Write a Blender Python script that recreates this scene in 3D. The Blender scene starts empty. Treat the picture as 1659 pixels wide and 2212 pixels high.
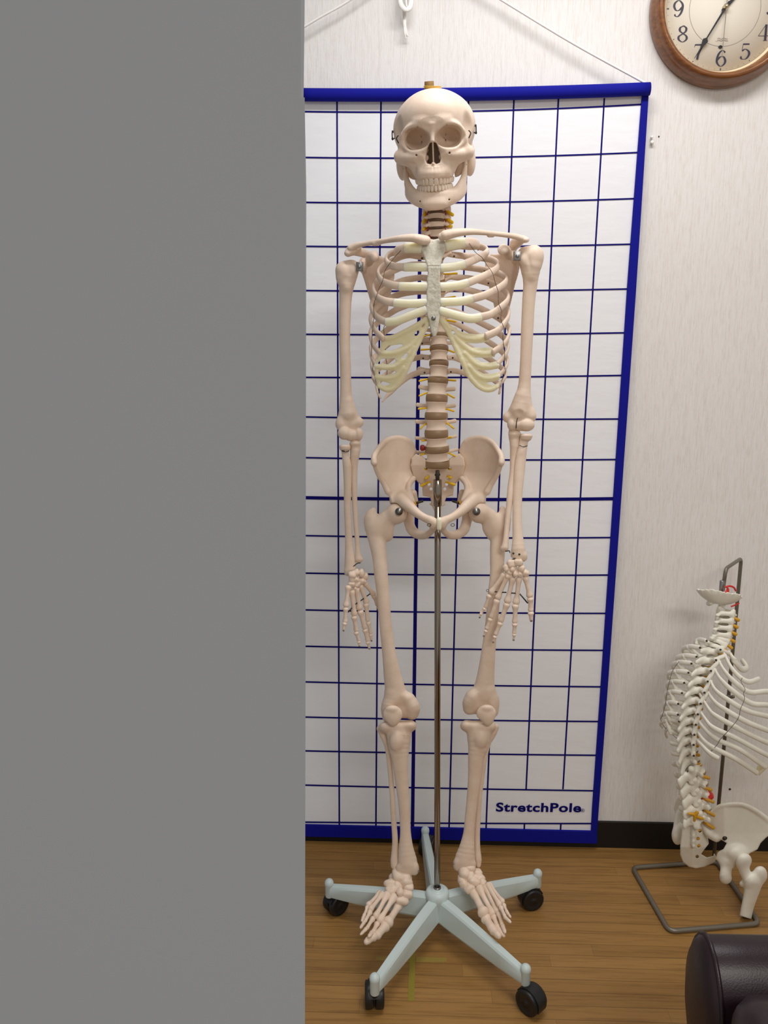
import bpy, bmesh, math, random
import numpy as np
from mathutils import Vector, Matrix

random.seed(7)
C = bpy.context.scene.collection
PI = math.pi

# ------------------------------------------------------------------ camera
W, H, F = 1659.0, 2212.0, 1700.0
PITCH, YAW, CAMZ = math.atan(0.2), 0.038, 1.294
fw = np.array([-math.sin(YAW)*math.cos(PITCH), math.cos(YAW)*math.cos(PITCH), -math.sin(PITCH)])
rt = np.array([math.cos(YAW), math.sin(YAW), 0.0])
up = np.cross(rt, fw)
cam_d = bpy.data.cameras.new('camera')
cam = bpy.data.objects.new('camera', cam_d); C.objects.link(cam)
cam_d.sensor_fit = 'HORIZONTAL'; cam_d.sensor_width = 36.0; cam_d.lens = 36.0*F/W
cam_d.clip_start = 0.02
M = Matrix(((rt[0], up[0], -fw[0], 0), (rt[1], up[1], -fw[1], 0), (rt[2], up[2], -fw[2], CAMZ), (0, 0, 0, 1)))
cam.matrix_world = M
bpy.context.scene.camera = cam
CAM = np.array([0, 0, CAMZ])

def ray(px, py):
    return rt*((px-W/2)/F) - up*((py-H/2)/F) + fw
def P(px, py, d):
    """measured point of the photograph on the vertical plane y = d -> place in the room"""
    r = ray(px, py); return CAM + r*(d/r[1])
def PF(px, py, z=0.0):
    r = ray(px, py); return CAM + r*((z-CAMZ)/r[2])
def mpp(px, py, d):
    return d/ray(px, py)[1]/F
def PV(A):
    """array of (px, py, d) -> array of room points"""
    A = np.asarray(A, float)
    r = (A[:, 0:1]-W/2)/F*rt - (A[:, 1:2]-H/2)/F*up + fw
    return CAM + r*(A[:, 2:3]/r[:, 1:2])

DREF, ZS = 1.575, 0.00092           # skeleton: depth in steps of ZS about the plane y = DREF
def D(z): return DREF + z*ZS
def S(x, y, z): return P(x, y, D(z))

# ------------------------------------------------------------------ objects
def setp(o, label=None, cat=None, group=None, kind=None):
    if label: o['label'] = label
    if cat: o['category'] = cat
    if group: o['group'] = group
    if kind: o['kind'] = kind
    return o
WL = {}
def empty(name, loc, label=None, cat=None, group=None):
    o = bpy.data.objects.new(name, None); C.objects.link(o)
    o.location = Vector(loc); o.empty_display_size = 0.05
    WL[o.name] = np.array(loc, float)
    return setp(o, label, cat, group)
def obj(name, v, f, mat, parent=None, smooth=True, label=None, midx=None):
    v = np.asarray(v, float)
    c = (v.min(0)+v.max(0))/2
    me = bpy.data.meshes.new(name)
    me.from_pydata((v-c).tolist(), [], f if isinstance(f, list) else f.tolist())
    if smooth: me.polygons.foreach_set('use_smooth', [True]*len(me.polygons))
    for m in (mat if isinstance(mat, (list, tuple)) else [mat]): me.materials.append(m)
    if midx is not None: me.polygons.foreach_set('material_index', midx)
    me.update()
    o = bpy.data.objects.new(name, me); C.objects.link(o)
    if parent is not None:
        o.parent = parent; o.location = Vector(c-WL[parent.name])
    else: o.location = Vector(c)
    WL[o.name] = c
    if label: o['label'] = label
    return o

class MB:
    def __init__(s): s.v = []; s.f = []; s.n = 0; s.mi = []
    def add(s, v, f, m=0):
        v = np.asarray(v, float)
        s.v.append(v); s.f += [[i+s.n for i in q] for q in f]; s.mi += [m]*len(f); s.n += len(v); return s
    def build(s, name, mat, parent=None, smooth=True, label=None):
        return obj(name, np.vstack(s.v), s.f, mat, parent, smooth, label, s.mi if isinstance(mat, (list, tuple)) else None)

def cr(pts, n):
    """Catmull-Rom resample of rows (any number of columns) to about n points"""
    p = np.asarray(pts, float)
    if len(p) == 2:
        t = np.linspace(0, 1, n)[:, None]; return p[0]*(1-t)+p[1]*t
    q = np.vstack([2*p[0]-p[1], p, 2*p[-1]-p[-2]])
    L = np.r_[0, np.cumsum(np.linalg.norm(np.diff(p[:, :3], axis=0), axis=1))]
    out = []
    for s in np.linspace(0, L[-1], n):
        i = min(max(int(np.searchsorted(L, s, side='right'))-1, 0), len(p)-2)
        t = (s-L[i])/max(L[i+1]-L[i], 1e-9)
        a, b, c, d = q[i], q[i+1], q[i+2], q[i+3]
        out.append(.5*(2*b+(c-a)*t+(2*a-5*b+4*c-d)*t*t+(3*b-a-3*c+d)*t**3))
    return np.array(out)
def sweep(pts, ra, rb=None, ref=(0, 0, 1), ns=10, closed=False, cap=True):
    """tube along pts; ra = half size across ref, rb = half size along ref"""
    p = np.asarray(pts, float); n = len(p)
    ra = np.broadcast_to(np.asarray(ra, float), (n,)); rb = ra if rb is None else np.broadcast_to(np.asarray(rb, float), (n,))
    ref = np.asarray(ref, float)
    if ref.ndim == 1: ref = np.broadcast_to(ref, (n, 3))
    if closed: T = np.roll(p, -1, 0)-np.roll(p, 1, 0)
    else:
        T = np.gradient(p, axis=0)
    T = T/np.maximum(np.linalg.norm(T, axis=1), 1e-9)[:, None]
    v = []; prev = None
    for i in range(n):
        u = ref[i]-T[i]*ref[i].dot(T[i])
        if np.linalg.norm(u) < 0.15:
            w_ = prev if prev is not None else (np.array([1., 0, 0]) if abs(T[i][0]) < .8 else np.array([0, 1., 0]))
            u = w_-T[i]*w_.dot(T[i])
        u = u/np.linalg.norm(u)
        if prev is not None and u.dot(prev) < 0: u = -u
        prev = u; s_ = np.cross(T[i], u)
        for k in range(ns):
            a = 2*PI*k/ns
            v.append(p[i]+s_*(ra[i]*math.cos(a))+u*(rb[i]*math.sin(a)))
    f = []
    for i in range(n if closed else n-1):
        j = (i+1) % n
        for k in range(ns):
            l = (k+1) % ns
            f.append([i*ns+k, i*ns+l, j*ns+l, j*ns+k])
    if cap and not closed:
        f.append(list(range(ns))[::-1]); f.append([(n-1)*ns+k for k in range(ns)])
    return np.array(v), f
def dome(pts, ra, rb=None, m=3):
    """round off both ends of a radius list: returns pts, radii with m extra rings at each end"""
    p = np.asarray(pts, float); ra = np.asarray(ra, float); rb = ra if rb is None else np.asarray(rb, float)
    t0 = p[0]-p[1]; t0 /= np.linalg.norm(t0); t1 = p[-1]-p[-2]; t1 /= np.linalg.norm(t1)
    A, RA, RB = [], [], []
    h0, h1 = min(ra[0], rb[0]), min(ra[-1], rb[-1])
    for k in range(m):
        a = (k+.35)/m*PI/2
        A.append(p[0]+t0*h0*math.cos(a)*.8); RA.append(ra[0]*math.sin(a)); RB.append(rb[0]*math.sin(a))
    A += list(p); RA += list(ra); RB += list(rb)
    for k in range(m)[::-1]:
        a = (k+.35)/m*PI/2
        A.append(p[-1]+t1*h1*math.cos(a)*.8); RA.append(ra[-1]*math.sin(a)); RB.append(rb[-1]*math.sin(a))
    return np.array(A), np.array(RA), np.array(RB)
def tube(pts, r, n=None, ref=(0, 0, 1), ns=10, flat=1.0, round_=True):
    """smooth tube through room points with radii r (list or number); flat = size along ref / across"""
    p = np.asarray(pts, float); r = np.broadcast_to(np.asarray(r, float), (len(p),))
    q = cr(np.c_[p, r], n or max(2, 5*(len(p)-1)))
    a = np.maximum(q[:, 3], 1e-5); b = a*flat
    pp = q[:, :3]
    if round_: pp, a, b = dome(pp, a, b)
    return sweep(pp, a, b, ref, ns)
def box(c, h, R=None):
    v = np.array([[x, y, z] for x in (-1, 1) for y in (-1, 1) for z in (-1, 1)], float)*np.asarray(h)
    if R is not None: v = v@np.asarray(R).T
    return v+np.asarray(c), [[0, 1, 3, 2], [4, 6, 7, 5], [0, 4, 5, 1], [2, 3, 7, 6], [0, 2, 6, 4], [1, 5, 7, 3]]
def rbox(c, h, e=.35, R=None, n=16, m=12):
    """superellipsoid: a box with soft edges"""
    sg = lambda a, p_: math.copysign(abs(a)**p_, a)
    v = []; f = []
    for i in range(m+1):
        th = -PI/2+PI*i/m
        for k in range(n):
            ph = 2*PI*k/n
            v.append([h[0]*sg(math.cos(th), e)*sg(math.cos(ph), e), h[1]*sg(math.cos(th), e)*sg(math.sin(ph), e), h[2]*sg(math.sin(th), e)])
    for i in range(m):
        for k in range(n):
            l = (k+1) % n; f.append([i*n+k, i*n+l, (i+1)*n+l, (i+1)*n+k])
    v = np.array(v)
    if R is not None: v = v@np.asarray(R).T
    return v+np.asarray(c), f
def lathe(prof, c=(0, 0, 0), axis=(0, 0, 1), ns=32, cap=True):
    """profile [(r, h)...] about axis through c"""
    ax = np.asarray(axis, float); ax /= np.linalg.norm(ax)
    u = np.cross(ax, [0, 0, 1] if abs(ax[2]) < .9 else [1, 0, 0]); u /= np.linalg.norm(u); w = np.cross(ax, u)
    v = []; f = []; n = len(prof)
    for r, h in prof:
        for k in range(ns):
            a = 2*PI*k/ns; v.append(np.asarray(c)+ax*h+u*(r*math.cos(a))+w*(r*math.sin(a)))
    for i in range(n-1):
        for k in range(ns):
            l = (k+1) % ns; f.append([i*ns+k, i*ns+l, (i+1)*ns+l, (i+1)*ns+k])
    if cap:
        f.append(list(range(ns))[::-1]); f.append([(n-1)*ns+k for k in range(ns)])
    return np.array(v), f
def autosmooth(o, ang=35):
    me = o.data; bm = bmesh.new(); bm.from_mesh(me)
    for e in bm.edges:
        e.smooth = len(e.link_faces) == 2 and e.calc_face_angle(0) < math.radians(ang)
    bm.to_mesh(me); bm.free(); return o
def bevel(o, w, seg=2, ang=30):
    bm = bmesh.new(); bm.from_mesh(o.data)
    es = [e for e in bm.edges if len(e.link_faces) == 2 and e.calc_face_angle(0) > math.radians(ang)]
    bmesh.ops.bevel(bm, geom=es, offset=w, segments=seg, affect='EDGES', profile=.5)
    for fc in bm.faces: fc.smooth = True
    bm.to_mesh(o.data); bm.free(); return autosmooth(o, 50)

# ------------------------------------------------------------------ signed distance fields -> meshes (surface nets)
class SDF:
    def __init__(s, lo, hi, h):
        s.h = h; s.lo = np.asarray(lo, float); n = np.ceil((np.asarray(hi)-s.lo)/h).astype(int)+1
        s.ax = [s.lo[i]+h*np.arange(n[i]) for i in range(3)]
        s.D = np.full(n, 60.0, np.float32)
    def blk(s, lo, hi, pad):
        sl = []; g = []
        for i in range(3):
            a = max(int((lo[i]-pad-s.lo[i])/s.h), 0); b = min(int((hi[i]+pad-s.lo[i])/s.h)+2, len(s.ax[i]))
            if b <= a: return None, None
            sl.append(slice(a, b)); sh = [1, 1, 1]; sh[i] = b-a
            g.append(s.ax[i][a:b].reshape(sh).astype(np.float32))
        return tuple(sl), g
    def op(s, prim, k=0.0, sub=False):
        fn, lo, hi = prim
        sl, g = s.blk(lo, hi, k+3*s.h)
        if sl is None: return s
        d = fn(*g); A = s.D[sl]
        if sub: d = -d
        if k <= 0: s.D[sl] = np.maximum(A, d) if sub else np.minimum(A, d)
        else:
            hh = np.maximum(k-np.abs(A-d), 0)/k
            s.D[sl] = (np.maximum(A, d)+hh*hh*k*.25) if sub else (np.minimum(A, d)-hh*hh*k*.25)
        return s
    def add(s, prim, k=0.0): return s.op(prim, k)
    def cut(s, prim, k=0.0): return s.op(prim, k, True)
    def mesh(s):
        Dm = np.pad(s.D, 1, constant_values=60.0)
        ins = Dm < 0
        nx, ny, nz = Dm.shape
        cnt = np.zeros((nx-1, ny-1, nz-1), np.int8)
        for i in (0, 1):
            for j in (0, 1):
                for k in (0, 1): cnt += ins[i:nx-1+i, j:ny-1+j, k:nz-1+k]
        act = (cnt > 0) & (cnt < 8)
        idx = np.full(act.shape, -1, np.int64); cells = np.argwhere(act); idx[act] = np.arange(len(cells))
        acc = np.zeros((len(cells), 3)); num = np.zeros(len(cells))
        cv = {}
        for i in (0, 1):
            for j in (0, 1):
                for k in (0, 1): cv[i, j, k] = Dm[cells[:, 0]+i, cells[:, 1]+j, cells[:, 2]+k].astype(float)
        for a in cv:
            for ax in range(3):
                if a[ax] == 0:
                    b = list(a); b[ax] = 1; b = tuple(b)
                    d0, d1 = cv[a], cv[b]; m = (d0 < 0) != (d1 < 0)
                    t = np.where(m, d0/np.where(m, d0-d1, 1), 0)
                    p = np.zeros((len(cells), 3)); p += a; p[:, ax] = t
                    acc += p*m[:, None]; num += m
        V = cells+acc/num[:, None]-1
        V = s.lo+V*s.h
        Fs = []
        for ax in range(3):
            o1, o2 = (ax+1) % 3, (ax+2) % 3
            A = ins; sl0 = [slice(None)]*3; sl1 = [slice(None)]*3
            sl0[ax] = slice(0, -1); sl1[ax] = slice(1, None)
            ch = A[tuple(sl0)] != A[tuple(sl1)]
            e = np.argwhere(ch)
            e = e[(e[:, o1] > 0) & (e[:, o2] > 0) & (e[:, o1] < Dm.shape[o1]-1) & (e[:, o2] < Dm.shape[o2]-1)]
            def cell(d1, d2):
                q = e.copy(); q[:, o1] -= d1; q[:, o2] -= d2; return idx[q[:, 0], q[:, 1], q[:, 2]]
            q = np.stack([cell(1, 1), cell(0, 1), cell(0, 0), cell(1, 0)], 1)
            fl = ~A[e[:, 0], e[:, 1], e[:, 2]]
            q[fl] = q[fl][:, ::-1]
            Fs.append(q)
        Fq = np.vstack(Fs); Fq = Fq[(Fq >= 0).all(1)]
        return V, Fq
def rotm(rx=0, ry=0, rz=0):
    return np.array(Matrix.Rotation(rz, 3, 'Z')@Matrix.Rotation(ry, 3, 'Y')@Matrix.Rotation(rx, 3, 'X'))
def ell(c, r, R=None):
    c = np.asarray(c, float); r = np.asarray(r, float); m = r.max() if R is not None else r
    def fn(X, Y, Z):
        x, y, z = X-c[0], Y-c[1], Z-c[2]
        if R is not None: x, y, z = [R[0][i]*x+R[1][i]*y+R[2][i]*z for i in range(3)]
        k0 = np.sqrt((x/r[0])**2+(y/r[1])**2+(z/r[2])**2)+1e-6
        k1 = np.sqrt((x/r[0]**2)**2+(y/r[1]**2)**2+(z/r[2]**2)**2)+1e-6
        return k0*(k0-1)/k1
    return fn, c-m, c+m
def rb(c, h, r, R=None):
    c = np.asarray(c, float); h = np.asarray(h, float); m = np.linalg.norm(h) if R is not None else h
    def fn(X, Y, Z):
        x, y, z = X-c[0], Y-c[1], Z-c[2]
        if R is not None: x, y, z = [R[0][i]*x+R[1][i]*y+R[2][i]*z for i in range(3)]
        a, b, d = np.abs(x)-h[0]+r, np.abs(y)-h[1]+r, np.abs(z)-h[2]+r
        return np.sqrt(np.maximum(a, 0)**2+np.maximum(b, 0)**2+np.maximum(d, 0)**2)+np.minimum(np.maximum(a, np.maximum(b, d)), 0)-r
    return fn, c-m, c+m
def tb(pts, rad, sc=(1, 1, 1), n=None):
    """round tube through points with radii; sc stretches its section along the axes"""
    p = np.asarray(pts, float); rad = np.broadcast_to(np.asarray(rad, float), (len(p),)); sc = np.asarray(sc, float)
    q = cr(np.c_[p, rad], n or (3*(len(p)-1)+1 if len(p) > 2 else 2)); rm = max(q[:, 3].max(), 0.1)*sc
    def fn(X, Y, Z):
        best = None
        for a, b in zip(q[:-1], q[1:]):
            ax, ay, az = a[:3]/sc; bx, by, bz = (b[:3]-a[:3])/sc
            x, y, z = X/sc[0]-ax, Y/sc[1]-ay, Z/sc[2]-az
            t = np.clip((x*bx+y*by+z*bz)/(bx*bx+by*by+bz*bz+1e-12), 0, 1)
            d = np.sqrt((x-t*bx)**2+(y-t*by)**2+(z-t*bz)**2)-(a[3]+(b[3]-a[3])*t)
            best = d if best is None else np.minimum(best, d)
        return best*min(sc)
    return fn, (q[:, :3]-rm).min(0), (q[:, :3]+rm).max(0)
def poly2(X, Y, pts):
    p = np.asarray(pts, float); n = len(p)
    X, Y = np.broadcast_arrays(X, Y); d = np.full(X.shape, 1e9, np.float32); s = np.ones(X.shape, np.float32)
    for i in range(n):
        a, b = p[i], p[i-1]; ex, ey = b-a
        wx, wy = X-a[0], Y-a[1]
        t = np.clip((wx*ex+wy*ey)/(ex*ex+ey*ey+1e-9), 0, 1)
        d = np.minimum(d, (wx-ex*t)**2+(wy-ey*t)**2)
        c1 = Y >= a[1]; c2 = Y < b[1]; c3 = ex*wy > ey*wx
        fl = (c1 & c2 & c3) | (~c1 & ~c2 & ~c3)
        s = np.where(fl, -s, s)
    return s*np.sqrt(d)
def plate(poly, zf, t, r=2.0, zr=(-150, 150)):
    """sheet of half thickness t following depth zf(x, y) inside a traced outline"""
    p = np.asarray(poly, float)
    def fn(X, Y, Z):
        p2 = poly2(X[:, :, 0], Y[:, :, 0], poly)[:, :, None]+r
        z0 = zf(X, Y); tt = t(X, Y) if callable(t) else t
        a, b = p2, np.abs(Z-z0)-tt+r
        return (np.sqrt(np.maximum(a, 0)**2+np.maximum(b, 0)**2)+np.minimum(np.maximum(a, b), 0)-r)*.8
    return fn, np.r_[p.min(0), zr[0]], np.r_[p.max(0), zr[1]]
def to_room(V):
    """traced space (px, py, depth step) -> room"""
    A = V.copy(); A[:, 2] = D(V[:, 2]); return PV(A)
def bone_sdf(name, ops, mat, parent, h=1.3, pad=6, label=None, flip=False):
    """ops: list of (mode, primitive, k)"""
    lo = np.min([p[1] for m, p, k in ops if m == '+'], axis=0)-pad; hi = np.max([p[2] for m, p, k in ops if m == '+'], axis=0)+pad
    s = SDF(lo, hi, h)
    for m, p, k in ops: s.op(p, k, m == '-')
    V, Fq = s.mesh()
    return obj(name, to_room(V), Fq[:, ::-1], mat, parent, label=label)
# ------------------------------------------------------------------ materials
def srgb(r, g, b):
    f = lambda c: (c/255/12.92) if c/255 <= .04045 else ((c/255+.055)/1.055)**2.4
    return (f(r), f(g), f(b), 1.0)
def mat(name, col, rough=.5, metal=0.0, **kw):
    m = bpy.data.materials.new(name); m.use_nodes = True
    b = m.node_tree.nodes['Principled BSDF']
    b.inputs['Base Color'].default_value = col; b.inputs['Roughness'].default_value = rough; b.inputs['Metallic'].default_value = metal
    for k, v in kw.items(): b.inputs[k.replace('_', ' ')].default_value = v
    return m
def nd(m, t, **kw):
    n = m.node_tree.nodes.new(t)
    for k, v in kw.items(): setattr(n, k, v)
    return n
def lk(m, a, b): m.node_tree.links.new(a, b)
def coords(m, scale=(1, 1, 1)):
    g = nd(m, 'ShaderNodeNewGeometry'); mp = nd(m, 'ShaderNodeMapping'); mp.inputs['Scale'].default_value = scale
    lk(m, g.outputs['Position'], mp.inputs['Vector']); return mp.outputs['Vector']
def noise(m, vec, scale, detail=3, rough=.5):
    n = nd(m, 'ShaderNodeTexNoise'); n.inputs['Scale'].default_value = scale; n.inputs['Detail'].default_value = detail; n.inputs['Roughness'].default_value = rough
    lk(m, vec, n.inputs['Vector']); return n.outputs['Fac']
def ramp(m, fac, stops):
    r = nd(m, 'ShaderNodeValToRGB'); e = r.color_ramp.elements
    while len(e) < len(stops): e.new(.5)
    for el, (p, c) in zip(e, stops): el.position = p; el.color = c
    lk(m, fac, r.inputs['Fac']); return r.outputs['Color']
def bump(m, h, st=.3, dist=.001):
    b = nd(m, 'ShaderNodeBump'); b.inputs['Strength'].default_value = st; b.inputs['Distance'].default_value = dist
    lk(m, h, b.inputs['Height']); lk(m, b.outputs['Normal'], m.node_tree.nodes['Principled BSDF'].inputs['Normal'])
def mixc(m, fac, a, b, mode='MIX'):
    n = nd(m, 'ShaderNodeMix', data_type='RGBA', blend_type=mode)
    for s, v in ((n.inputs['Factor'], fac), (n.inputs['A'], a), (n.inputs['B'], b)):
        if hasattr(v, 'is_output'): lk(m, v, s)
        else: s.default_value = v
    return n.outputs['Result']
def math_(m, op, a, b=0.0, c=0.0):
    n = nd(m, 'ShaderNodeMath', operation=op)
    for i, v in enumerate((a, b, c)):
        if hasattr(v, 'is_output'): lk(m, v, n.inputs[i])
        else: n.inputs[i].default_value = v
    return n.outputs[0]
def base(m): return m.node_tree.nodes['Principled BSDF'].inputs['Base Color']

def bone_mat(name, c0, c1, sss=.0, bst=.25):
    m = mat(name, c0, .46, Specular_IOR_Level=.35)
    v = coords(m); n = noise(m, v, 38, 4, .6)
    lk(m, ramp(m, n, [(.3, c0), (.75, c1)]), base(m))
    n2 = noise(m, v, 420, 3, .6); bump(m, n2, bst, .0006)
    return m
BONE = bone_mat('bone_plastic', srgb(227, 205, 184), srgb(238, 219, 202))
BONE2 = bone_mat('pale_bone_plastic', srgb(231, 228, 214), srgb(240, 237, 226))
TOOTH = mat('tooth_plastic', srgb(238, 222, 204), .35)
STERN = mat('sternum_plastic', srgb(212, 209, 194), .55)
_n = noise(STERN, coords(STERN), 130, 5, .65); bump(STERN, _n, .6, .003)
lk(STERN, ramp(STERN, _n, [(.35, srgb(196, 192, 175)), (.65, srgb(224, 222, 208))]), base(STERN))
CART = mat('cartilage_plastic', srgb(242, 237, 212), .36, Subsurface_Weight=1.0, Subsurface_Radius=(.012, .010, .006), Subsurface_Scale=1.0, Specular_IOR_Level=.4)
_n = noise(CART, coords(CART, (1, 1, 4)), 60, 3); bump(CART, _n, .35, .002)
CARTE = mat('costal_arch_plastic', srgb(236, 229, 198), .4, Subsurface_Weight=1.0, Subsurface_Radius=(.012, .010, .006), Subsurface_Scale=1.0, Specular_IOR_Level=.4)
_n = noise(CARTE, coords(CARTE, (1, 1, 2)), 70, 3); bump(CARTE, _n, .5, .003)
DISC = mat('disc_rubber', srgb(150, 122, 92), .4)
DISCD = mat('dark_disc_rubber', srgb(92, 66, 42), .4)
NERVE = mat('nerve_yellow', srgb(238, 194, 4), .4)
NERVE2 = mat('nerve_ochre', srgb(206, 152, 28), .45)
ARTERY = mat('artery_red', srgb(140, 24, 18), .4)
RED = mat('red_plastic', srgb(206, 30, 30), .35)
STEEL = mat('steel', srgb(150, 150, 150), .32, 1.0)
CHROME = mat('chrome', srgb(150, 140, 128), .16, 1.0)
DARKM = mat('dark_metal', srgb(70, 66, 60), .45, .8)
WIRE = mat('wire_brown', srgb(112, 94, 80), .5, .4)
PEG = mat('wooden_peg', srgb(140, 108, 58), .6)
GOLD = mat('gold_elastic', srgb(218, 176, 60), .4)
STAND = mat('stand_grey_metal', srgb(122, 116, 104), .38, .45)
BASEG = mat('pale_blue_green_enamel', srgb(200, 216, 216), .36)
RUBBER = mat('black_caster_plastic', srgb(22, 22, 23), .42)
BLUE = mat('blue_fabric', srgb(12, 17, 142), .8, Specular_IOR_Level=.2)
_n = noise(BLUE, coords(BLUE), 900, 2); bump(BLUE, _n, .3, .0005)
LINE = mat('dark_blue_ink', srgb(18, 14, 108), .8, Specular_IOR_Level=.1)
SHEET = mat('white_mat_cloth', srgb(243, 245, 249), .6, Specular_IOR_Level=.2)
_n = noise(SHEET, coords(SHEET, (1, 1, 3)), 14, 3); bump(SHEET, _n, .25, .004)
WHITEP = mat('white_plastic', srgb(244, 242, 236), .4)
CORD = mat('white_cord', srgb(246, 244, 240), .7)
BLACK = mat('black_vinyl', srgb(12, 11, 10), .5)

WALL = mat('textured_wallpaper', srgb(230, 226, 220), .8)
_v = coords(WALL, (1, 1, .07)); _n = noise(WALL, _v, 420, 4, .7); _n2 = noise(WALL, coords(WALL, (1, 1, .5)), 260, 2)
_n3 = noise(WALL, coords(WALL), 5, 3)
_c = ramp(WALL, _n, [(.34, srgb(224, 220, 215)), (.5, srgb(235, 233, 231)), (.75, srgb(240, 240, 239))])
lk(WALL, mixc(WALL, math_(WALL, 'MULTIPLY', _n3, .14), _c, srgb(216, 205, 192)), base(WALL))
bump(WALL, math_(WALL, 'ADD', _n, math_(WALL, 'MULTIPLY', _n2, .6)), .25, .0025)

CEIL = mat('ceiling_white', srgb(236, 234, 228), .8)
GREY_GLOW = mat('self_lit_flat_grey', srgb(60, 60, 60), .9, Specular_IOR_Level=0.0)
_b = GREY_GLOW.node_tree.nodes['Principled BSDF']
_b.inputs['Emission Color'].default_value = srgb(128, 128, 128); _b.inputs['Emission Strength'].default_value = .89  # flat tone comes from emission, though the pier is no lamp

FLOOR = mat('oak_strip_floor', srgb(140, 98, 52), .42, Specular_IOR_Level=.35)
_g = nd(FLOOR, 'ShaderNodeNewGeometry'); _sx = nd(FLOOR, 'ShaderNodeSeparateXYZ'); lk(FLOOR, _g.outputs['Position'], _sx.inputs[0])
BWD = .0345
_row = math_(FLOOR, 'FLOOR', math_(FLOOR, 'DIVIDE', _sx.outputs['Y'], BWD))
_wn = nd(FLOOR, 'ShaderNodeTexWhiteNoise', noise_dimensions='1D'); lk(FLOOR, _row, _wn.inputs['W'])
_xo = math_(FLOOR, 'ADD', math_(FLOOR, 'DIVIDE', _sx.outputs['X'], .62), math_(FLOOR, 'MULTIPLY', _wn.outputs['Value'], 5.0))
_col = math_(FLOOR, 'FLOOR', _xo)
_wn2 = nd(FLOOR, 'ShaderNodeTexWhiteNoise', noise_dimensions='2D'); _cb = nd(FLOOR, 'ShaderNodeCombineXYZ')
lk(FLOOR, _row, _cb.inputs[0]); lk(FLOOR, _col, _cb.inputs[1]); lk(FLOOR, _cb.outputs[0], _wn2.inputs['Vector'])
_tone = ramp(FLOOR, _wn2.outputs['Value'], [(0, srgb(146, 110, 60)), (.5, srgb(154, 116, 64)), (1, srgb(162, 123, 70))])
_cb2 = nd(FLOOR, 'ShaderNodeCombineXYZ'); lk(FLOOR, math_(FLOOR, 'MULTIPLY', _sx.outputs['X'], 3.0), _cb2.inputs[0])
lk(FLOOR, math_(FLOOR, 'MULTIPLY', _sx.outputs['Y'], 60.0), _cb2.inputs[1]); lk(FLOOR, math_(FLOOR, 'MULTIPLY', _row, 7.3), _cb2.inputs[2])
_gr = noise(FLOOR, _cb2.outputs[0], 2.2, 5, .65)
_gc = ramp(FLOOR, _gr, [(.30, (.70, .65, .6, 1)), (.52, (1, 1, 1, 1)), (.75, (1.08, 1.04, 1.0, 1))])
_c = mixc(FLOOR, 1.0, _tone, _gc, 'MULTIPLY')
_fy = math_(FLOOR, 'FRACT', math_(FLOOR, 'DIVIDE', _sx.outputs['Y'], BWD)); _fx = math_(FLOOR, 'FRACT', _xo)
_ey = math_(FLOOR, 'LESS_THAN', _fy, .045); _ex = math_(FLOOR, 'LESS_THAN', _fx, .0012)
_e = math_(FLOOR, 'MAXIMUM', _ey, _ex)
lk(FLOOR, mixc(FLOOR, math_(FLOOR, 'MULTIPLY', _e, .42), _c, srgb(50, 30, 12)), base(FLOOR))
bump(FLOOR, math_(FLOOR, 'SUBTRACT', _gr, math_(FLOOR, 'MULTIPLY', _e, 1.2)), .25, .0012)

TAPE = mat('yellow_green_tape', srgb(140, 128, 44), .5)
_n = noise(TAPE, coords(TAPE), 60, 4)
TAPEF = mat('faded_green_tape', srgb(150, 128, 60), .5)

LEATHER = mat('dark_aubergine_leather', srgb(35, 21, 29), .38, Specular_IOR_Level=.4)
_v = coords(LEATHER); _vo = nd(LEATHER, 'ShaderNodeTexVoronoi'); _vo.inputs['Scale'].default_value = 420; lk(LEATHER, _v, _vo.inputs['Vector'])
bump(LEATHER, math_(LEATHER, 'ADD', _vo.outputs['Distance'], math_(LEATHER, 'MULTIPLY', noise(LEATHER, _v, 12, 3), 3.0)), .10, .0010)

WOOD = mat('clock_wood', srgb(140, 84, 36), .3, Coat_Weight=.3)
_cw = nd(WOOD, 'ShaderNodeTexCoord'); _mp = nd(WOOD, 'ShaderNodeMapping'); _mp.inputs['Scale'].default_value = (6, 30, 60); lk(WOOD, _cw.outputs['Object'], _mp.inputs['Vector'])
lk(WOOD, ramp(WOOD, noise(WOOD, _mp.outputs['Vector'], 3, 4), [(.3, srgb(104, 60, 24)), (.7, srgb(138, 86, 40))]), base(WOOD))
DIAL = mat('cream_dial', srgb(230, 224, 208), .6, Specular_IOR_Level=.2)
DIALE = mat('cream_dial_edge', srgb(240, 214, 176), .45)
NUM = mat('navy_numeral_ink', srgb(38, 34, 54), .5)
FINE = mat('grey_dial_ink', srgb(140, 130, 120), .5)
HAND = mat('black_clock_hand', srgb(18, 18, 24), .35)
BRASS = mat('pale_brass', srgb(200, 190, 160), .25, 1.0)
# ------------------------------------------------------------------ setting
DW = 1.918
def quad(name, pts, m, kind='structure', label=None):
    o = obj(name, pts, [[0, 1, 2, 3]], m, None, False, label); o['kind'] = kind; return o
def solid(name, c, h, m):
    v, f = box(c, h); o = obj(name, v, f, m, None, False); o['kind'] = 'structure'; return o
solid('floor', (.3, -.0, -.05), (2.6, 2.02, .05), FLOOR)
solid('wall_back', (.3, DW+.05, 1.22), (2.6, .05, 1.28), WALL)
solid('ceiling', (.3, 0, 2.50), (2.6, 2.02, .04), CEIL)
_bz = 0.075
v, f = box((1.12, DW-.004, _bz/2), (1.75, .004, _bz/2)); bb = obj('baseboard_back', v, f, BLACK, None, False); bb['kind'] = 'structure'
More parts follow.
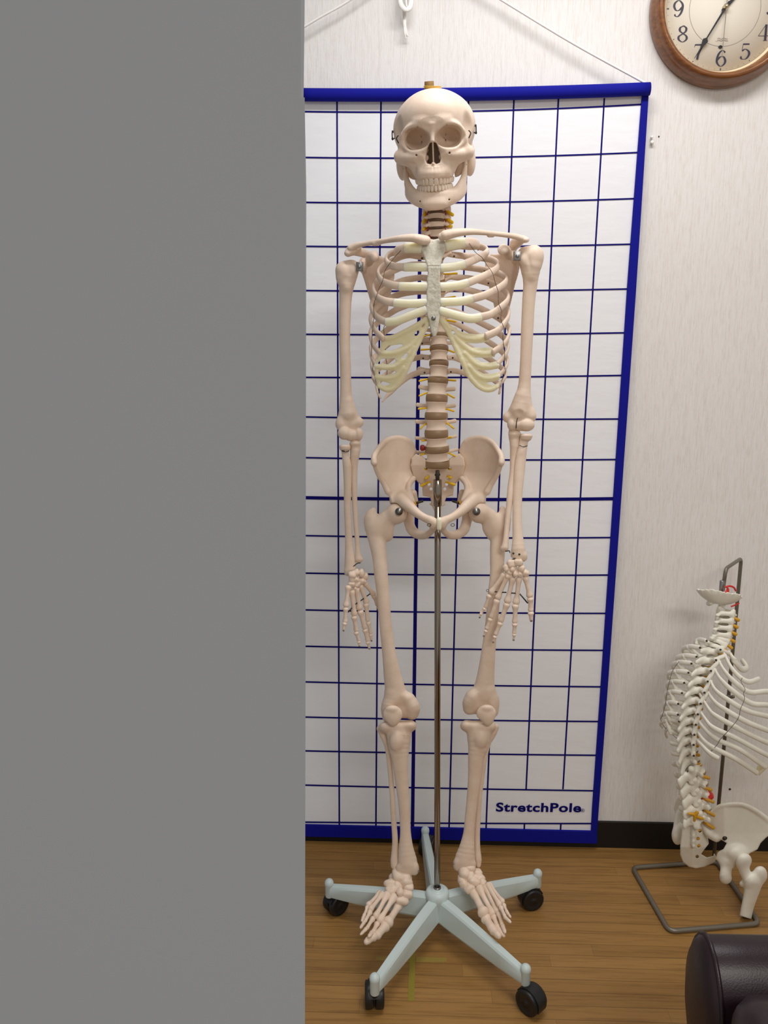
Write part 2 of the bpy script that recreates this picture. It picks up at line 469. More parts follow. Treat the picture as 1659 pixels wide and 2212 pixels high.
# made-up self-lit grey pier standing in for a masked-out area, from the back wall to the line where the floor leaves the view
YP = min(float(PF(640, 2245)[1]), float(PF(0, 2245)[1]))
def pier():
    out = []
    A = P(658, 2290, YP); B = P(658, 210.5, YP); Cc = P(650, 210.5, YP); E_ = P(650, -40, YP)
    A = A.copy(); A[2] = 0.0; t = P(658, 2240, YP); A[0] = t[0]
    slope = (Cc[0]-E_[0])/(Cc[2]-E_[2]); top = np.array([E_[0]+slope*(2.46-E_[2]), YP, 2.46])
    prof = [np.array([-2.3, YP, 0]), A, B, Cc, top, np.array([-2.3, YP, 2.46])]
    # right flank runs back to the wall along the line of the splay
    back = []
    for p in prof:
        if p[0] < -2: q = p.copy(); q[1] = DW
        else: q = CAM+(p-CAM)*(DW/YP); q[1] = DW; q[2] = p[2]; q[0] = p[0]*DW/YP
        back.append(q)
    v = np.array(prof+back); n = len(prof)
    f = [list(range(n)), list(range(2*n-1, n-1, -1))]+[[i, i+n, (i+1) % n+n, (i+1) % n] for i in range(n)]
    o = obj('made_up_grey_pier', v, f, GREY_GLOW, None, False); o['kind'] = 'structure'
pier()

# ------------------------------------------------------------------ posture mat hanging on the wall
DM = 1.902
MAT = empty('posture_grid_mat', P(1030, 1815, DM), 'white wall-hung posture mat with navy grid lines and wide blue border', 'wall mat')
def xr(y):                      # right edge of the border, inner edge
    return np.interp(y, [180, 600, 1080, 1500, 1822], [1403, 1376, 1342, 1312, 1288]), np.interp(y, [180, 210, 600, 1080, 1500, 1800], [1390, 1387, 1357, 1325, 1297, 1276])
VX = [(728, 733), (823, 812), (911, 891), (1012, 970), (1110, 1050), (1206, 1132.5), (1305, 1211)]   # verticals: px at y=220 and y=1790
def vx(i, y):
    a, b = VX[i]; base_ = a+(b-a)*(y-220)/1570.
    return base_
HY = [(241, 228), (340, 331), (437, 430), (532, 528), (627.5, 624.5), (722, 719), (815, 811), (900.5, 905), (988.5, 992.5), (1075, 1077), (1157, 1161), (1238, 1242), (1317.5, 1325), (1396, 1405), (1473, 1484), (1549, 1559), (1622, 1632), (1696, 1709), (1776, 1779)]
def hy(i, x):                   # left end at 658, right end at the inner border; mid sag
    a, b = HY[i]; t = (x-658)/(1340-658.); sag = np.interp(i, [0, 3, 6, 9, 12, 18], [6, 3, 2, 3, 2, 1])
    return a+(b-a)*t+sag*4*t*(1-t)*(1 if t < 1.1 else 0)
X0 = 640
MB_ = MB()
# sheet: fine grid in mat space, drawn on the wall plane
def ytop(x): t = (x-658)/(1390-658.); return 218+(205-218)*t+5*4*t*(1-t)
def ybot(x): t = (x-658)/(1276-658.); return 1783+(1797-1783)*t
rows, cols = 24, 16
vs = []
for j in range(rows+1):
    for i in range(cols+1):
        yy = 205+(1800-205)*j/rows
        xx = X0+(xr(yy)[1]+3-X0)*i/cols
        yv = ytop(xx)-6+(ybot(xx)+6-ytop(xx)+6)*j/rows
        vs.append((xx, yv, DM))
fs = [[j*(cols+1)+i, j*(cols+1)+i+1, (j+1)*(cols+1)+i+1, (j+1)*(cols+1)+i] for j in range(rows) for i in range(cols)]
MB_.add(PV(vs), [q[::-1] for q in fs], 0)
def strip(pl, w, dd, m):
    p = np.asarray(pl, float); T = np.gradient(p, axis=0); T /= np.linalg.norm(T, axis=1)[:, None]
    N = np.c_[-T[:, 1], T[:, 0]]*w/2
    a = np.c_[p+N, np.full(len(p), dd)]; b = np.c_[p-N, np.full(len(p), dd)]
    n = len(p); v_ = PV(np.vstack([a, b]))
    MB_.add(v_, [[i, i+1, n+i+1, n+i] for i in range(n-1)], m)
DL = DM-.0006
for i in range(len(VX)):
    y1 = 1790 if i < 5 else 1701
    ys = np.linspace(212, y1+4, 30); wd = 7.6 if i == 2 else 3.5
    strip([(vx(i, y), y) for y in ys], wd, DL, 1)
    if i >= 5: strip([(vx(i, y), y) for y in np.linspace(1779, 1800, 4)], 3.5, DL, 1)
for i in range(len(HY)):
    x1 = xr(hy(i, 1350))[1]+2
    strip([(x, hy(i, x)) for x in np.linspace(X0, x1, 30)], 7.2 if i == 9 else 3.5, DL-.0003, 1)
sheet = MB_.build('sheet', [SHEET, LINE], MAT, False)
# border pieces
def band(name, left, right, dd, th=.002):
    L = np.asarray(left, float); R_ = np.asarray(right, float); n = len(L)
    v1 = PV(np.c_[np.vstack([L, R_]), np.full(2*n, dd)]); v2 = v1.copy(); v2[:, 1] += th
    f = []
    for i in range(n-1):
        f += [[i, i+1, n+i+1, n+i], [2*n+i, 3*n+i, 3*n+i+1, 2*n+i+1], [i, 2*n+i, 2*n+i+1, i+1], [n+i, n+i+1, 3*n+i+1, 3*n+i]]
    f += [[0, n, 3*n, 2*n], [n-1, 3*n-1, 4*n-1, 2*n-1]]
    return obj(name, np.vstack([v1, v2]), f, BLUE, MAT, False)
ys = np.linspace(200, 1815, 24)
band('side_border', [(xr(y)[1], y) for y in ys], [(xr(y)[0], y) for y in ys], DM-.006, .006)
xs = np.linspace(X0, 1290, 20)
band('bottom_border', [(x, ybot(x)) for x in xs], [(x, ybot(x)+np.interp(x, [650, 1290], [24, 25])) for x in xs], DM-.007, .007)
# top sleeve round a sagging rod
pts = []
for x in np.linspace(X0, 1404, 24):
    t = (x-650)/(1403-650.); pts.append(P(x, 204.5+(192-204.5)*t+5*4*t*(1-t), DM-.012))
v, f = sweep(pts, .011, .0135, (0, 0, 1), 14); obj('top_sleeve', v, f, BLUE, MAT)
v, f = tube([P(1400, 183, DM-.012), P(1240, 95, DM-.012), P(1080, -2, DM-.010), P(905, -110, DM-.010)], .0026, 24, ns=6); obj('hanging_cord', v, f, CORD, MAT)
v, f = tube([P(632, 73, DM-.012), P(690, 38, DM-.012), P(765, -6, DM-.010), P(905, -110, DM-.010)], .0028, 24, ns=6); obj('hanging_cord', v, f, CORD, MAT)
def text_mesh(s, size, off=0.0, sx=1.0, ext=0.0, align='LEFT', space=1.0):
    cu = bpy.data.curves.new('lettering', 'FONT'); cu.body = s; cu.size = size; cu.offset = off; cu.extrude = ext; cu.align_x = align; cu.space_character = space
    cu.resolution_u = 4
    o = bpy.data.objects.new('lettering', cu); C.objects.link(o)
    dg = bpy.context.evaluated_depsgraph_get(); me = o.evaluated_get(dg).to_mesh()
    v = np.array([w.co[:] for w in me.vertices]); f = [list(p.vertices) for p in me.polygons]
    o.evaluated_get(dg).to_mesh_clear(); bpy.data.objects.remove(o); bpy.data.curves.remove(cu)
    v[:, 0] *= sx; return v, f
def on_quad(v, p00, p10, p01):
    """letters (unit box) placed on the wall between measured corners"""
    u = v.copy(); mn = u[:, :2].min(0); mx = u[:, :2].max(0); u[:, :2] = (u[:, :2]-mn)/(mx-mn)
    return p00+np.outer(u[:, 0], p10-p00)+np.outer(u[:, 1], p01-p00)
v, f = text_mesh('StretchPole', .1, .0030, 1.0, space=1.07)
obj('logo_lettering', on_quad(v, P(1071, 1753.5, DL-.0012), P(1255, 1755, DL-.0012), P(1072, 1733.5, DL-.0012)), f, LINE, MAT, False, 'navy bold lettering reading StretchPole')
v, f = text_mesh('R', .1)
v1 = on_quad(v, P(1257.2, 1753, DL-.0012), P(1261, 1753, DL-.0012), P(1257.2, 1748.5, DL-.0012))
m_ = MB().add(v1, f)
rg = [P(1259+3.6*math.cos(a), 1750.7+3.6*math.sin(a), DL-.0012) for a in np.linspace(0, 2*PI, 20, endpoint=False)]
v, f = sweep(rg, .0004, .0004, (0, 1, 0), 4, closed=True); m_.add(v, f); m_.build('registered_mark', LINE, MAT, False)

# ------------------------------------------------------------------ loose white cord end on the wall
hk = empty('hook_cord', P(875, 60, 1.90), 'white looped plastic hook with a dangling tie hanging on the wall above the skull', 'hook')
a = [P(864, -70, 1.895), P(864, -20, 1.893), P(865, 6, 1.89), P(871, 17, 1.885), P(877, 21, 1.884), P(884, 18, 1.886), P(888, 5, 1.89), P(886, -20, 1.894), P(884, -70, 1.897)]
v, f = tube(a, .0055, 40, (0, 1, 0), 10, flat=.5); obj('loop', v, f, WHITEP, hk)
v, f = tube([P(872, -40, 1.887), P(876, -5, 1.884), P(878, 14, 1.8835)], .0022, 14, (0, 1, 0), 8); obj('inner_strand', v, f, WHITEP, hk)
v, f = tube([P(873, 20, 1.892), P(874, 36, 1.899), P(874, 55, 1.90), P(878, 74, 1.902), P(882, 78, 1.904)], [.004, .0042, .004, .003, .0015], 24, (0, 1, 0), 8, flat=.5); obj('tie_tail', v, f, WHITEP, hk)
v, f = tube([P(873, 60, 1.90), P(874, 72, 1.90), P(876, 83, 1.902)], [.0018, .0016, .0012], 10, (0, 1, 0), 8); obj('tie_tail', v, f, WHITEP, hk)
# wall pins
for (x, y, r, lb) in ((1406.5, 298, .0032, 'upper small white screw stub on the wall beside the blue mat border'), (1407, 309, .0042, 'lower small white screw stub on the wall beside the blue mat border')):
    c = P(x, y, DW); v, f = lathe([(r*.5, .001), (r*.55, -.004), (r, -.0045), (r, -.007), (r*.6, -.0085)], c, (0, 1, 0), 14)
    setp(obj('wall_screw', v, f, WHITEP), lb, 'screw', 'screw stubs beside the mat')
for nm, x, y, r, lb in (('wall_plug', 1423, 295, .0016, 'tiny dark plugged hole in the wall beside the screw stubs'), ('wall_plug', 1576.5, 1704.5, .003, 'small grey plug in the wall behind the spine model')):
    c = P(x, y, DW); v, f = lathe([(r, .001), (r, -.0012), (r*.6, -.002)], c, (0, 1, 0), 12); setp(obj(nm, v, f, DARKM), lb, 'wall plug')

# ------------------------------------------------------------------ wall clock
cc = P(1568.5, 14.5, 1.90); R0 = (P(1568.5, 14.5, 1.895)[0]-P(1402.5, 14.5, 1.895)[0])
CL = empty('wall_clock', (cc[0], DW, cc[2]), 'round wall clock with brown wooden rim and cream dial, hung high on the wall', 'clock')
FX = R0
prof = [(FX*.78, .000), (FX*.972, .000), (FX*.978, -.010), (FX*.968, -.022), (FX*.945, -.028), (FX*.937, -.031), (FX*.918, -.042), (FX*.882, -.047), (FX*.845, -.042), (FX*.818, -.031), (FX*.806, -.022), (FX*.78, -.010), (FX*.78, .0)]
c0 = np.array([cc[0], DW, cc[2]])
v, f = lathe(prof, c0, (0, 1, 0), 96, cap=False); obj('rim', v, f, WOOD, CL)
v, f = lathe([(FX*.808, -.0195), (FX*.79, -.0185), (FX*.77, -.0115)], c0, (0, 1, 0), 96, cap=False); obj('bezel_ring', v, f, DIALE, CL)
v, f = lathe([(FX*.79, -.004), (FX*.79, -.012), (.002, -.0121)], c0, (0, 1, 0), 96); obj('dial', v, f, DIAL, CL)
def cp(x, z, dy): return np.array([cc[0]+x, DW-dy, cc[2]+z])
def stroke(pts, thick, thin, dy=.0126, n=34, close=False):
    """lettering stroke: broad where it runs down, fine where it runs across"""
    p = cr(np.c_[np.asarray(pts, float), np.zeros(len(pts))], n)[:, :2]
    T = np.gradient(p, axis=0); T /= np.maximum(np.linalg.norm(T, axis=1), 1e-9)[:, None]
    w = thin+(thick-thin)*np.abs(T[:, 1])**1.6
    N = np.c_[-T[:, 1], T[:, 0]]*w[:, None]/2
    a, b = p+N, p-N; k = len(p)
    ly = dy+np.linspace(0, .00012, k)
    vv = [cp(q[0], q[1], y_) for q, y_ in zip(a, ly)]+[cp(q[0], q[1], y_) for q, y_ in zip(b, ly)]
    return np.array(vv), [[i, i+1, k+i+1, k+i] for i in range(k-1)]
def dot(x, z, r, dy=.0127, n=16):
    return np.array([cp(x+r*math.cos(2*PI*k/n), z+r*math.sin(2*PI*k/n), dy) for k in range(n)]), [list(range(n))]
NS = {
 '0': [([(0, .5), (-.28, .3), (-.3, 0), (-.28, -.3), (0, -.5), (.28, -.3), (.3, 0), (.28, .3), (0, .5)], 0)],
 '1': [([(-.16, .36), (.0, .48), (.02, .5)], 0), ([(.02, .5), (.02, .2), (.02, -.2), (.02, -.5)], 0), ([(-.14, -.49), (.18, -.49)], 0)],
 '2': [([(-.24, .24), (-.2, .42), (.02, .5), (.24, .36), (.22, .12), (0, -.14), (-.28, -.46)], 0), ([(-.28, -.45), (0, -.45), (.28, -.45)], 2)],
 '3': [([(-.24, .34), (-.06, .49), (.18, .42), (.2, .2), (0, .04)], 0), ([(0, .04), (.24, -.08), (.26, -.34), (.04, -.5), (-.22, -.42), (-.28, -.3)], 0)],
 '4': [([(.12, .5), (-.34, -.2)], 1), ([(-.34, -.2), (0, -.2), (.34, -.2)], 1), ([(.14, .5), (.14, 0), (.14, -.5)], 0), ([(0, -.49), (.28, -.49)], 1)],
 '5': [([(.26, .45), (0, .45), (-.16, .45)], 2), ([(-.16, .47), (-.2, .04)], 1), ([(-.2, .02), (0, .14), (.24, .0), (.28, -.22), (.1, -.46), (-.16, -.48), (-.28, -.36)], 0)],
 '6': [([(.22, .42), (.02, .49), (-.18, .3), (-.28, 0), (-.26, -.28), (-.02, -.5), (.22, -.36), (.28, -.14), (.14, .1), (-.06, .1), (-.24, -.08)], 0)],
 '7': [([(-.26, .45), (0, .45), (.28, .45)], 2), ([(-.27, .47), (-.29, .3)], 1), ([(.28, .44), (.1, .1), (-.02, -.2), (-.06, -.48)], 0)],
 '8': [([(.02, .5), (-.2, .38), (-.2, .18), (.02, .02), (.24, -.14), (.26, -.34), (.02, -.5), (-.24, -.36), (-.26, -.16), (-.02, .0), (.18, .16), (.2, .36), (.02, .5)], 0)],
 '9': [([(-.22, -.42), (-.02, -.49), (.18, -.3), (.28, 0), (.26, .28), (.02, .5), (-.22, .36), (-.28, .14), (-.14, -.1), (.06, -.1), (.24, .08)], 0)],
}
HN = FX*.196
for k in range(1, 13):
    a = 2*PI*k/12; rr = FX*.612; s_ = str(k); wtot = .52*HN*(len(s_)-1)
    mb = MB(); lay = 0
    for i, ch in enumerate(s_):
        ox = rr*math.sin(a)-wtot/2+i*.52*HN; oz = rr*math.cos(a)
        for pl, md in NS[ch]:
            th, tn = (.15, .03) if md == 0 else ((.03, .03) if md == 1 else (.03, .085))
            lay += 1; v, f = stroke([(ox+x*HN, oz+z*HN) for x, z in pl], th*HN, tn*HN, .0126+.00006*lay, n=3*len(pl)+12 if len(pl) > 3 else 6); mb.add(v, f)
        if ch in '69':
            q = (.2, .39) if ch == '6' else (-.2, -.39)
            v, f = dot(ox+q[0]*HN, oz+q[1]*HN, .055*HN); mb.add(v, f)
        if ch == '5': v, f = dot(ox-.24*HN, oz-.36*HN, .06*HN); mb.add(v, f)
    mb.build('numeral', NUM, CL, False)
mb = MB()
for k in range(60):
    a = 2*PI*k/60; r1 = FX*.745
    if k % 15 == 0:
        d_ = np.array([math.sin(a), math.cos(a)]); n_ = np.array([d_[1], -d_[0]])*.0011
        q = [d_*r1*.985+n_, d_*r1*1.02+n_, d_*r1*1.02-n_, d_*r1*.985-n_]; mb.add([cp(x, z, .0127) for x, z in q], [[0, 1, 2, 3]])
    else: v, f = dot(r1*math.sin(a), r1*math.cos(a), .0011 if k % 5 == 0 else .0006, n=8); mb.add(v, f)
mb.build('minute_marks', NUM, CL, False)
mb = MB()
def ring(r, w):
    n = 96; vv = [cp((r+s*w)*math.sin(2*PI*k/n), (r+s*w)*math.cos(2*PI*k/n), .0124) for s in (-1, 1) for k in range(n)]
    return vv, [[k, (k+1) % n, n+(k+1) % n, n+k] for k in range(n)]
mb.add(*ring(FX*.465, .0005)); mb.add(*ring(FX*.765, .0003)); mb.build('dial_circle', FINE, CL, False)
mb = MB()
for j in (0, 1):
    mb.add(*stroke([(-.011+.0022*i-.0004, -FX*.37-.0035*j+.0012*math.sin(i*1.25)) for i in range(11)], .0012, .0009, .0126, 40))
v, f = text_mesh('RADIO WAVE CONTROL', .1); v = on_quad(v, cp(-.015, -FX*.405, .0126), cp(.013, -FX*.405, .0126), cp(-.015, -FX*.397, .0126)); mb.add(v, f)
mb.build('dial_emblem', FINE, CL, False)
def hand(name, ang, pl, dy, m):
    """outline half-widths along the hand"""
    d_ = np.array([math.sin(ang), math.cos(ang)]); n_ = np.array([d_[1], -d_[0]])
    vv = []
    for s, w in pl:
        for sg in (1, -1):
            for t in (0, .0012): q = d_*s+n_*w*sg; vv.append(cp(q[0], q[1], dy+t))
    f = []
    for i in range(len(pl)-1):
        a = 4*i; b = a+4
        f += [[a+1, a+3, b+3, b+1], [a, b, b+2, a+2], [a, a+1, b+1, b], [a+2, b+2, b+3, a+3]]
    f += [[0, 2, 3, 1], [4*len(pl)-4, 4*len(pl)-3, 4*len(pl)-1, 4*len(pl)-2]]
    return obj(name, vv, f, m, CL, False)
am = math.radians(210.6); ah = math.radians(43)
hand('minute_hand', am, [(-.012, .002), (0, .0022), (FX*.43, .0014), (FX*.44, .002), (FX*.465, .0060), (FX*.49, .0056), (FX*.53, .003), (FX*.56, .0022), (FX*.58, .0009), (FX*.72, .0005)], .018, HAND)
hand('hour_hand', ah, [(-.01, .003), (0, .0034), (FX*.26, .002), (FX*.3, .007), (FX*.34, .006), (FX*.4, .001)], .0155, HAND)
hand('second_hand', math.radians(181), [(-.04, .0009), (0, .0008), (FX*.62, .0005)], .0205, FINE)
hand('alarm_pointer', math.radians(183), [(FX*.455, .001), (FX*.463, .0034), (FX*.475, .0046), (FX*.487, .0034), (FX*.495, .001)], .0130, HAND)
v, f = lathe([(.0062, -.013), (.0062, -.019), (.004, -.0215), (.004, -.024), (.0015, -.025)], c0, (0, 1, 0), 20); obj('centre_cap', v, f, BRASS, CL)

# ------------------------------------------------------------------ tape marks on the floor
def tape(pts, m, lb):
    top = [PF(x, y, .0008) for x, y in pts]; bot = [p-np.array([0, 0, .0008]) for p in top]; n = len(pts)
    return setp(obj('tape_strip', np.array(top+bot), [list(range(n))[::-1]]+[[i, (i+1) % n, n+(i+1) % n, n+i] for i in range(n)], m, None, False), lb, 'tape')
tape([(888, 1985), (899, 1985), (895, 2162), (881, 2162)], TAPE, 'yellow green tape strip on the wooden floor running toward the viewer under the stand')
tape([(812, 2065), (882, 2066), (881, 2077), (812, 2074)], TAPEF, 'faded scrap of tape across the floor on the made-up grey pier side of the stand')
tape([(899, 2067), (966, 2069), (964, 2078), (898, 2078)], TAPEF, 'pale green tape strip across the floor between the front stand legs')
# ------------------------------------------------------------------ the standing skeleton
SK = empty('human_skeleton', PF(945, 1960), 'life-size pinkish cream plastic human skeleton hanging on a chrome pole before the grid mat', 'skeleton')

# ---- skull, modelled in its own frame: x right, y up, z out of the face; one step = SKS metres
SKD = 1.508
SKO = P(934, 291.6, SKD); SKS = mpp(934, 291.6, SKD)
_r = ray(934, 291.6); _n = -_r/np.linalg.norm(_r)
_x = rt-_n*rt.dot(_n); _x /= np.linalg.norm(_x); _y = np.cross(_n, _x)
_a = .066; SX = _x*math.cos(_a)+_y*math.sin(_a); SY = -_x*math.sin(_a)+_y*math.cos(_a); SZ = _n
_b = .05; SX, SZ = SX*math.cos(_b)+SZ*math.sin(_b), SZ*math.cos(_b)-SX*math.sin(_b)
def sk(V):
    V = np.asarray(V, float); return SKO+(np.outer(V[:, 0], SX)+np.outer(V[:, 1]*.905, SY)+np.outer(V[:, 2], SZ))*SKS
def skp(x, y, z): return sk([(x, y, z)])[0]
def half(ops, lo, hi, h=1.35):
    """mirror-symmetric field: built on x >= 0 and mirrored"""
    s = SDF((-4*h, lo[1], lo[2]), hi, h)
    for m, p, k in ops: s.op(p, k, m == '-')
    n0 = 4                                     # index of x = 0
    R = s.D[n0:]; s.D = np.concatenate([R[1:][::-1], R], 0)
    s.lo[0] = -h*(R.shape[0]-1)
    return s.mesh()
def mir(p):
    """primitive and its mirror image as one (so blends across the middle stay smooth)"""
    fn, lo, hi = p
    return (lambda X, Y, Z: fn(np.abs(X), Y, Z)), np.r_[-hi[0], lo[1:]], hi
ops = []
A = lambda p, k=8: ops.append(('+', mir(p), k))
X_ = lambda p, k=4: ops.append(('-', mir(p), k))
ops.append(('+', ell((0, 14, -98), (93, 88, 102)), 0))
ops.append(('+', ell((0, 44, -52), (64, 52, 58)), 22))
A(tb([(10, 27, 1), (20, 30, 1), (34, 31, -4)], [6.5, 6.5, 4]), 12)                     # brow
ops.append(('+', ell((0, 18, -12), (22, 18, 14)), 14))
A(tb([(15, 12, 1), (27, 22, 0), (44, 23, -4), (58, 14, -12), (66, 0, -20)], [6, 5, 5, 6, 6]), 7)
ops.append(('+', tb([(0, 22, 0), (0, 4, 3), (0, -12, 9)], [11, 8, 5.5]), 7))        # nasal bones
A(tb([(13, 8, -6), (14, -12, -6), (22, -32, -3)], [8, 7, 8]), 6)
ops.append(('+', ell((0, -60, -24), (44, 36, 32)), 9))                             # maxilla
ops.append(('+', rb((0, -76, -16), (38, 21, 26), 14), 10))
ops.append(('+', tb([(-32, -82, -26), (-26, -84, -6), (-13, -84, 7), (0, -84, 10), (13, -84, 7), (26, -84, -6), (32, -82, -26)], 10), 8))
ops.append(('+', tb([(-36, -88, -30), (-30, -90, -8), (-16, -91, 5), (0, -91, 9), (16, -91, 5), (30, -90, -8), (36, -88, -30)], [6, 6, 6, 6, 6, 6, 6]), 6))
for i in range(7):                                                               # root eminences
    an = (i+.5)/7*1.32; A(tb([(37*math.sin(an), -72, 12-(1-math.cos(an))*46), (39.5*math.sin(an), -91, 15-(1-math.cos(an))*46)], [3.2, 4.4]), 5)
A(tb([(30, -46, -2), (52, -46, -12), (72, -44, -26)], [13, 14, 12]), 9)            # cheek bone
A(ell((74, -42, -30), (14, 15, 14)), 10); A(tb([(46, -62, -16), (39, -78, -16)], [10, 9]), 9)
A(tb([(40, -62, -12), (62, -58, -22), (78, -50, -34)], [8, 7, 7]), 7)
A(tb([(70, -34, -24), (69, -14, -22), (66, 4, -20)], [8.5, 6.5, 7]), 7)
A(tb([(14, -24, 0), (26, -33, 3), (42, -34, -1), (58, -26, -12), (66, -14, -20)], [5, 5.5, 6, 6, 6]), 6)
A(tb([(78, -43, -38), (85, -42, -60), (86, -39, -84), (82, -36, -100)], [9, 6.5, 6, 8], (.75, 1.1, 1)), 8)
A(ell((78, -66, -112), (14, 36, 20)), 10)                                         # mastoid
ops.append(('+', ell((0, -48, -100), (70, 30, 66)), 14))
A(tb([(52, -54, -64), (55, -72, -66), (52, -88, -66), (47, -97, -66)], [16, 15, 9, 3], (1, 1, .8)), 6); A(tb([(34, -66, -50), (36, -86, -52), (34, -102, -54)], [8, 7, 4], (.8, 1, 1)), 5)
# hollows
X_(rb((38.5, -5.5, 0), (22.5, 22.5, 24), 16, rotm(rz=-.16)), 5)
X_(ell((33, -7, -16), (22, 21.5, 46), rotm(ry=-.36)), 6)
X_(tb([(20, -9, -48), (14, -10, -84)], [4, 4]), 2)
X_(tb([(24, -12, -52), (31, -20, -40), (37, -24, -26)], [2.6, 2.4, 1.6]), 1.5); X_(tb([(22, -5, -54), (30, 2, -46)], [2.2, 1.4]), 1.5)
X_(tb([(31, 20, 10), (31, 18, -6)], [1.6, 1.6]), 1.5)
X_(tb([(36, -42, 10), (36, -38, -10)], [2.1, 1.8]), 1.5); X_(ell((31, -58, 14), (10, 13, 8)), 8)
X_(ell((84, 16, -34), (18, 34, 24)), 8)                                           # temple
nose = [(0, -15), (6.5, -17.5), (11.5, -28), (15, -42), (16.8, -53), (14, -61.5), (6, -64), (0, -61.5)]
nose = nose+[(-x, y) for x, y in nose[::-1] if x > 0]
ops.append(('-', plate(nose, lambda X, Y: -10+0*X, 44, 1.0, (-60, 40)), 2.5))
ops.append(('+', rb((0, -40, -26), (1.5, 26, 24), 1.2), 1.5))
A(tb([(14.5, -50, -20), (12, -49, -44)], [4, 4], (.8, 1.5, 1)), 2)
A(tb([(13, -33, -24), (11, -33, -44)], [3, 3], (.8, 1.4, 1)), 2)
ops.append(('+', tb([(0, -63, 0), (0, -62, 13)], [4, 1.6]), 4))
V_, F_ = half(ops, (-100, -112, -206), (100, 108, 36), 1.2)
SKULL = obj('skull', sk(V_), F_, BONE, SK)
# ---- mandible
ops = []
A(tb([(0, -147, 7), (14, -147, 6), (28, -145, 0), (42, -141, -12), (54, -136, -30), (62, -130, -52), (64, -124, -66)], [10, 10, 9.6, 9, 8.3, 8, 7], (1, 1.85, 1)), 5)
A(tb([(0, -132, 5), (16, -132, 3), (30, -130, -8), (38, -128, -24), (44, -126, -36)], [8, 8, 8, 7, 6]), 5)
A(tb([(61, -126, -60), (65, -110, -67), (68, -86, -76), (71, -60, -86)], [13, 15, 13, 7], (.34, 1, 1.15)), 4)
A(tb([(66, -96, -64), (67, -72, -60), (67.5, -52, -58)], [8, 6.5, 3.5], (.6, 1, 1.2)), 4)
A(tb([(66, -84, -58), (60, -104, -50), (50, -119, -34), (42, -126, -22)], [3.6, 4, 4.6, 5]), 5)
A(tb([(63, -108, -56), (58, -118, -48), (52, -126, -38)], [7, 8.5, 8]), 6); A(ell((72, -46, -90), (10, 6, 6)), 4)
ops.append(('+', ell((0, -154, 12), (24, 10, 8)), 12))
X_(tb([(34, -146, 14), (30, -145, -4)], [2, 2]), 1.5)
V_, F_ = half(ops, (-84, -176, -104), (84, -36, 34), 1.15)
JAW = obj('mandible', sk(V_), F_, BONE, SK)
# ---- teeth
def tooth(par, x, y, z, w, hgt, dep, ang, pointy, upper):
    v, f = rbox((0, 0, 0), (w/2, hgt/2, dep/2), .55, None, 14, 9)
    s_ = (v[:, 1]/hgt+.5) if upper else (.5-v[:, 1]/hgt)
    k = .84+.2*np.clip(1-s_, 0, 1)**.5 if pointy < .5 else .80+.24*np.sin(np.clip(1-s_, 0, 1)*2.2)
    v[:, 0] *= k; v[:, 2] *= .55+.45*s_
    c_, sn = math.cos(ang), math.sin(ang)
    q = np.c_[v[:, 0]*c_-v[:, 2]*-sn*-1, v[:, 1], v[:, 0]*sn+v[:, 2]*c_]
    q = np.c_[v[:, 0]*c_+v[:, 2]*sn, v[:, 1], -v[:, 0]*sn+v[:, 2]*c_]
    obj('tooth', sk(q+np.array([x, y, z])), f, TOOTH, par)
wu = [11, 9, 9.4, 8.6, 8.4, 11.5, 10.5]; wl = [7.6, 8, 8.8, 8.6, 8.8, 11.5, 11]
def arch(ws, rx, rz, z0, yc, hs, par, upper):
    for sg in (-1, 1):
        # walk along an ellipse by arc length
        ts = np.linspace(0, 1.9, 400); xs_ = rx*np.sin(ts); zs_ = z0-rz*(1-np.cos(ts)); L = np.r_[0, np.cumsum(np.hypot(np.diff(xs_), np.diff(zs_)))]
        pos = 0
        for i, w_ in enumerate(ws):
            t = np.interp(pos+w_/2, L, ts); pos += w_
            x, z = rx*math.sin(t), z0-rz*(1-math.cos(t)); ang = math.atan2(rz*math.sin(t), rx*math.cos(t))
            tooth(par, sg*x, yc+(hs[i]-hs[0])*(.5 if not upper else -.5)*-1*0, z, w_*1.0, hs[i], 9.5 if i < 4 else 12, sg*ang, 1.0 if i == 2 else 0.2, upper)
arch(wu, 41, 66, 15, -102, [18, 16.5, 17.5, 16, 15.5, 14.5, 14], SKULL, True)
arch(wl, 38.5, 64, 12, -117, [16.5, 16.5, 17, 16, 15.5, 14.5, 14], JAW, False)
# ---- fittings of the skull
def rod(name, a, b, r, m, par, ns=8): 
    v, f = tube([a, b], r, 2, ns=ns, round_=False); return obj(name, v, f, m, par)
for sx, yy, zz in ((-1, 3, -66), (1, 3, -66)):
    mb = MB()
    mb.add(*tube([skp(sx*89, yy-4, zz-6), skp(sx*93.5, yy-5, zz-4), skp(sx*94, yy+9, zz-8)], .0011, 8)); mb.add(*lathe([(.0026, 0), (.0026, .0022), (.0012, .0032)], skp(sx*92, yy-5, zz-6), SX*sx, 10))
    mb.add(*lathe([(.0022, 0), (.0022, .0022), (.001, .003)], skp(sx*91.5, yy+11, zz-10), SX*sx, 10)); mb.build('cap_clip', DARKM, SKULL)
    mb = MB(); mb.add(*tube([skp(sx*78, 4, -44), skp(sx*82, -2, -42), skp(sx*78, -12, -40)], .0011, 8)); mb.build('hook', DARKM, SKULL)
    mb = MB(); mb.add(*tube([skp(sx*66, -56, -52), skp(sx*60, -60, -48), skp(sx*63, -66, -50)], .0010, 8)); mb.add(*lathe([(.0020, 0), (.0018, .0016)], skp(sx*69.5, -72, -62), SZ, 10)); mb.build('jaw_spring', DARKM, SKULL)
pk = skp(-2, 95, -98); pk2 = skp(-3, 124, -96)
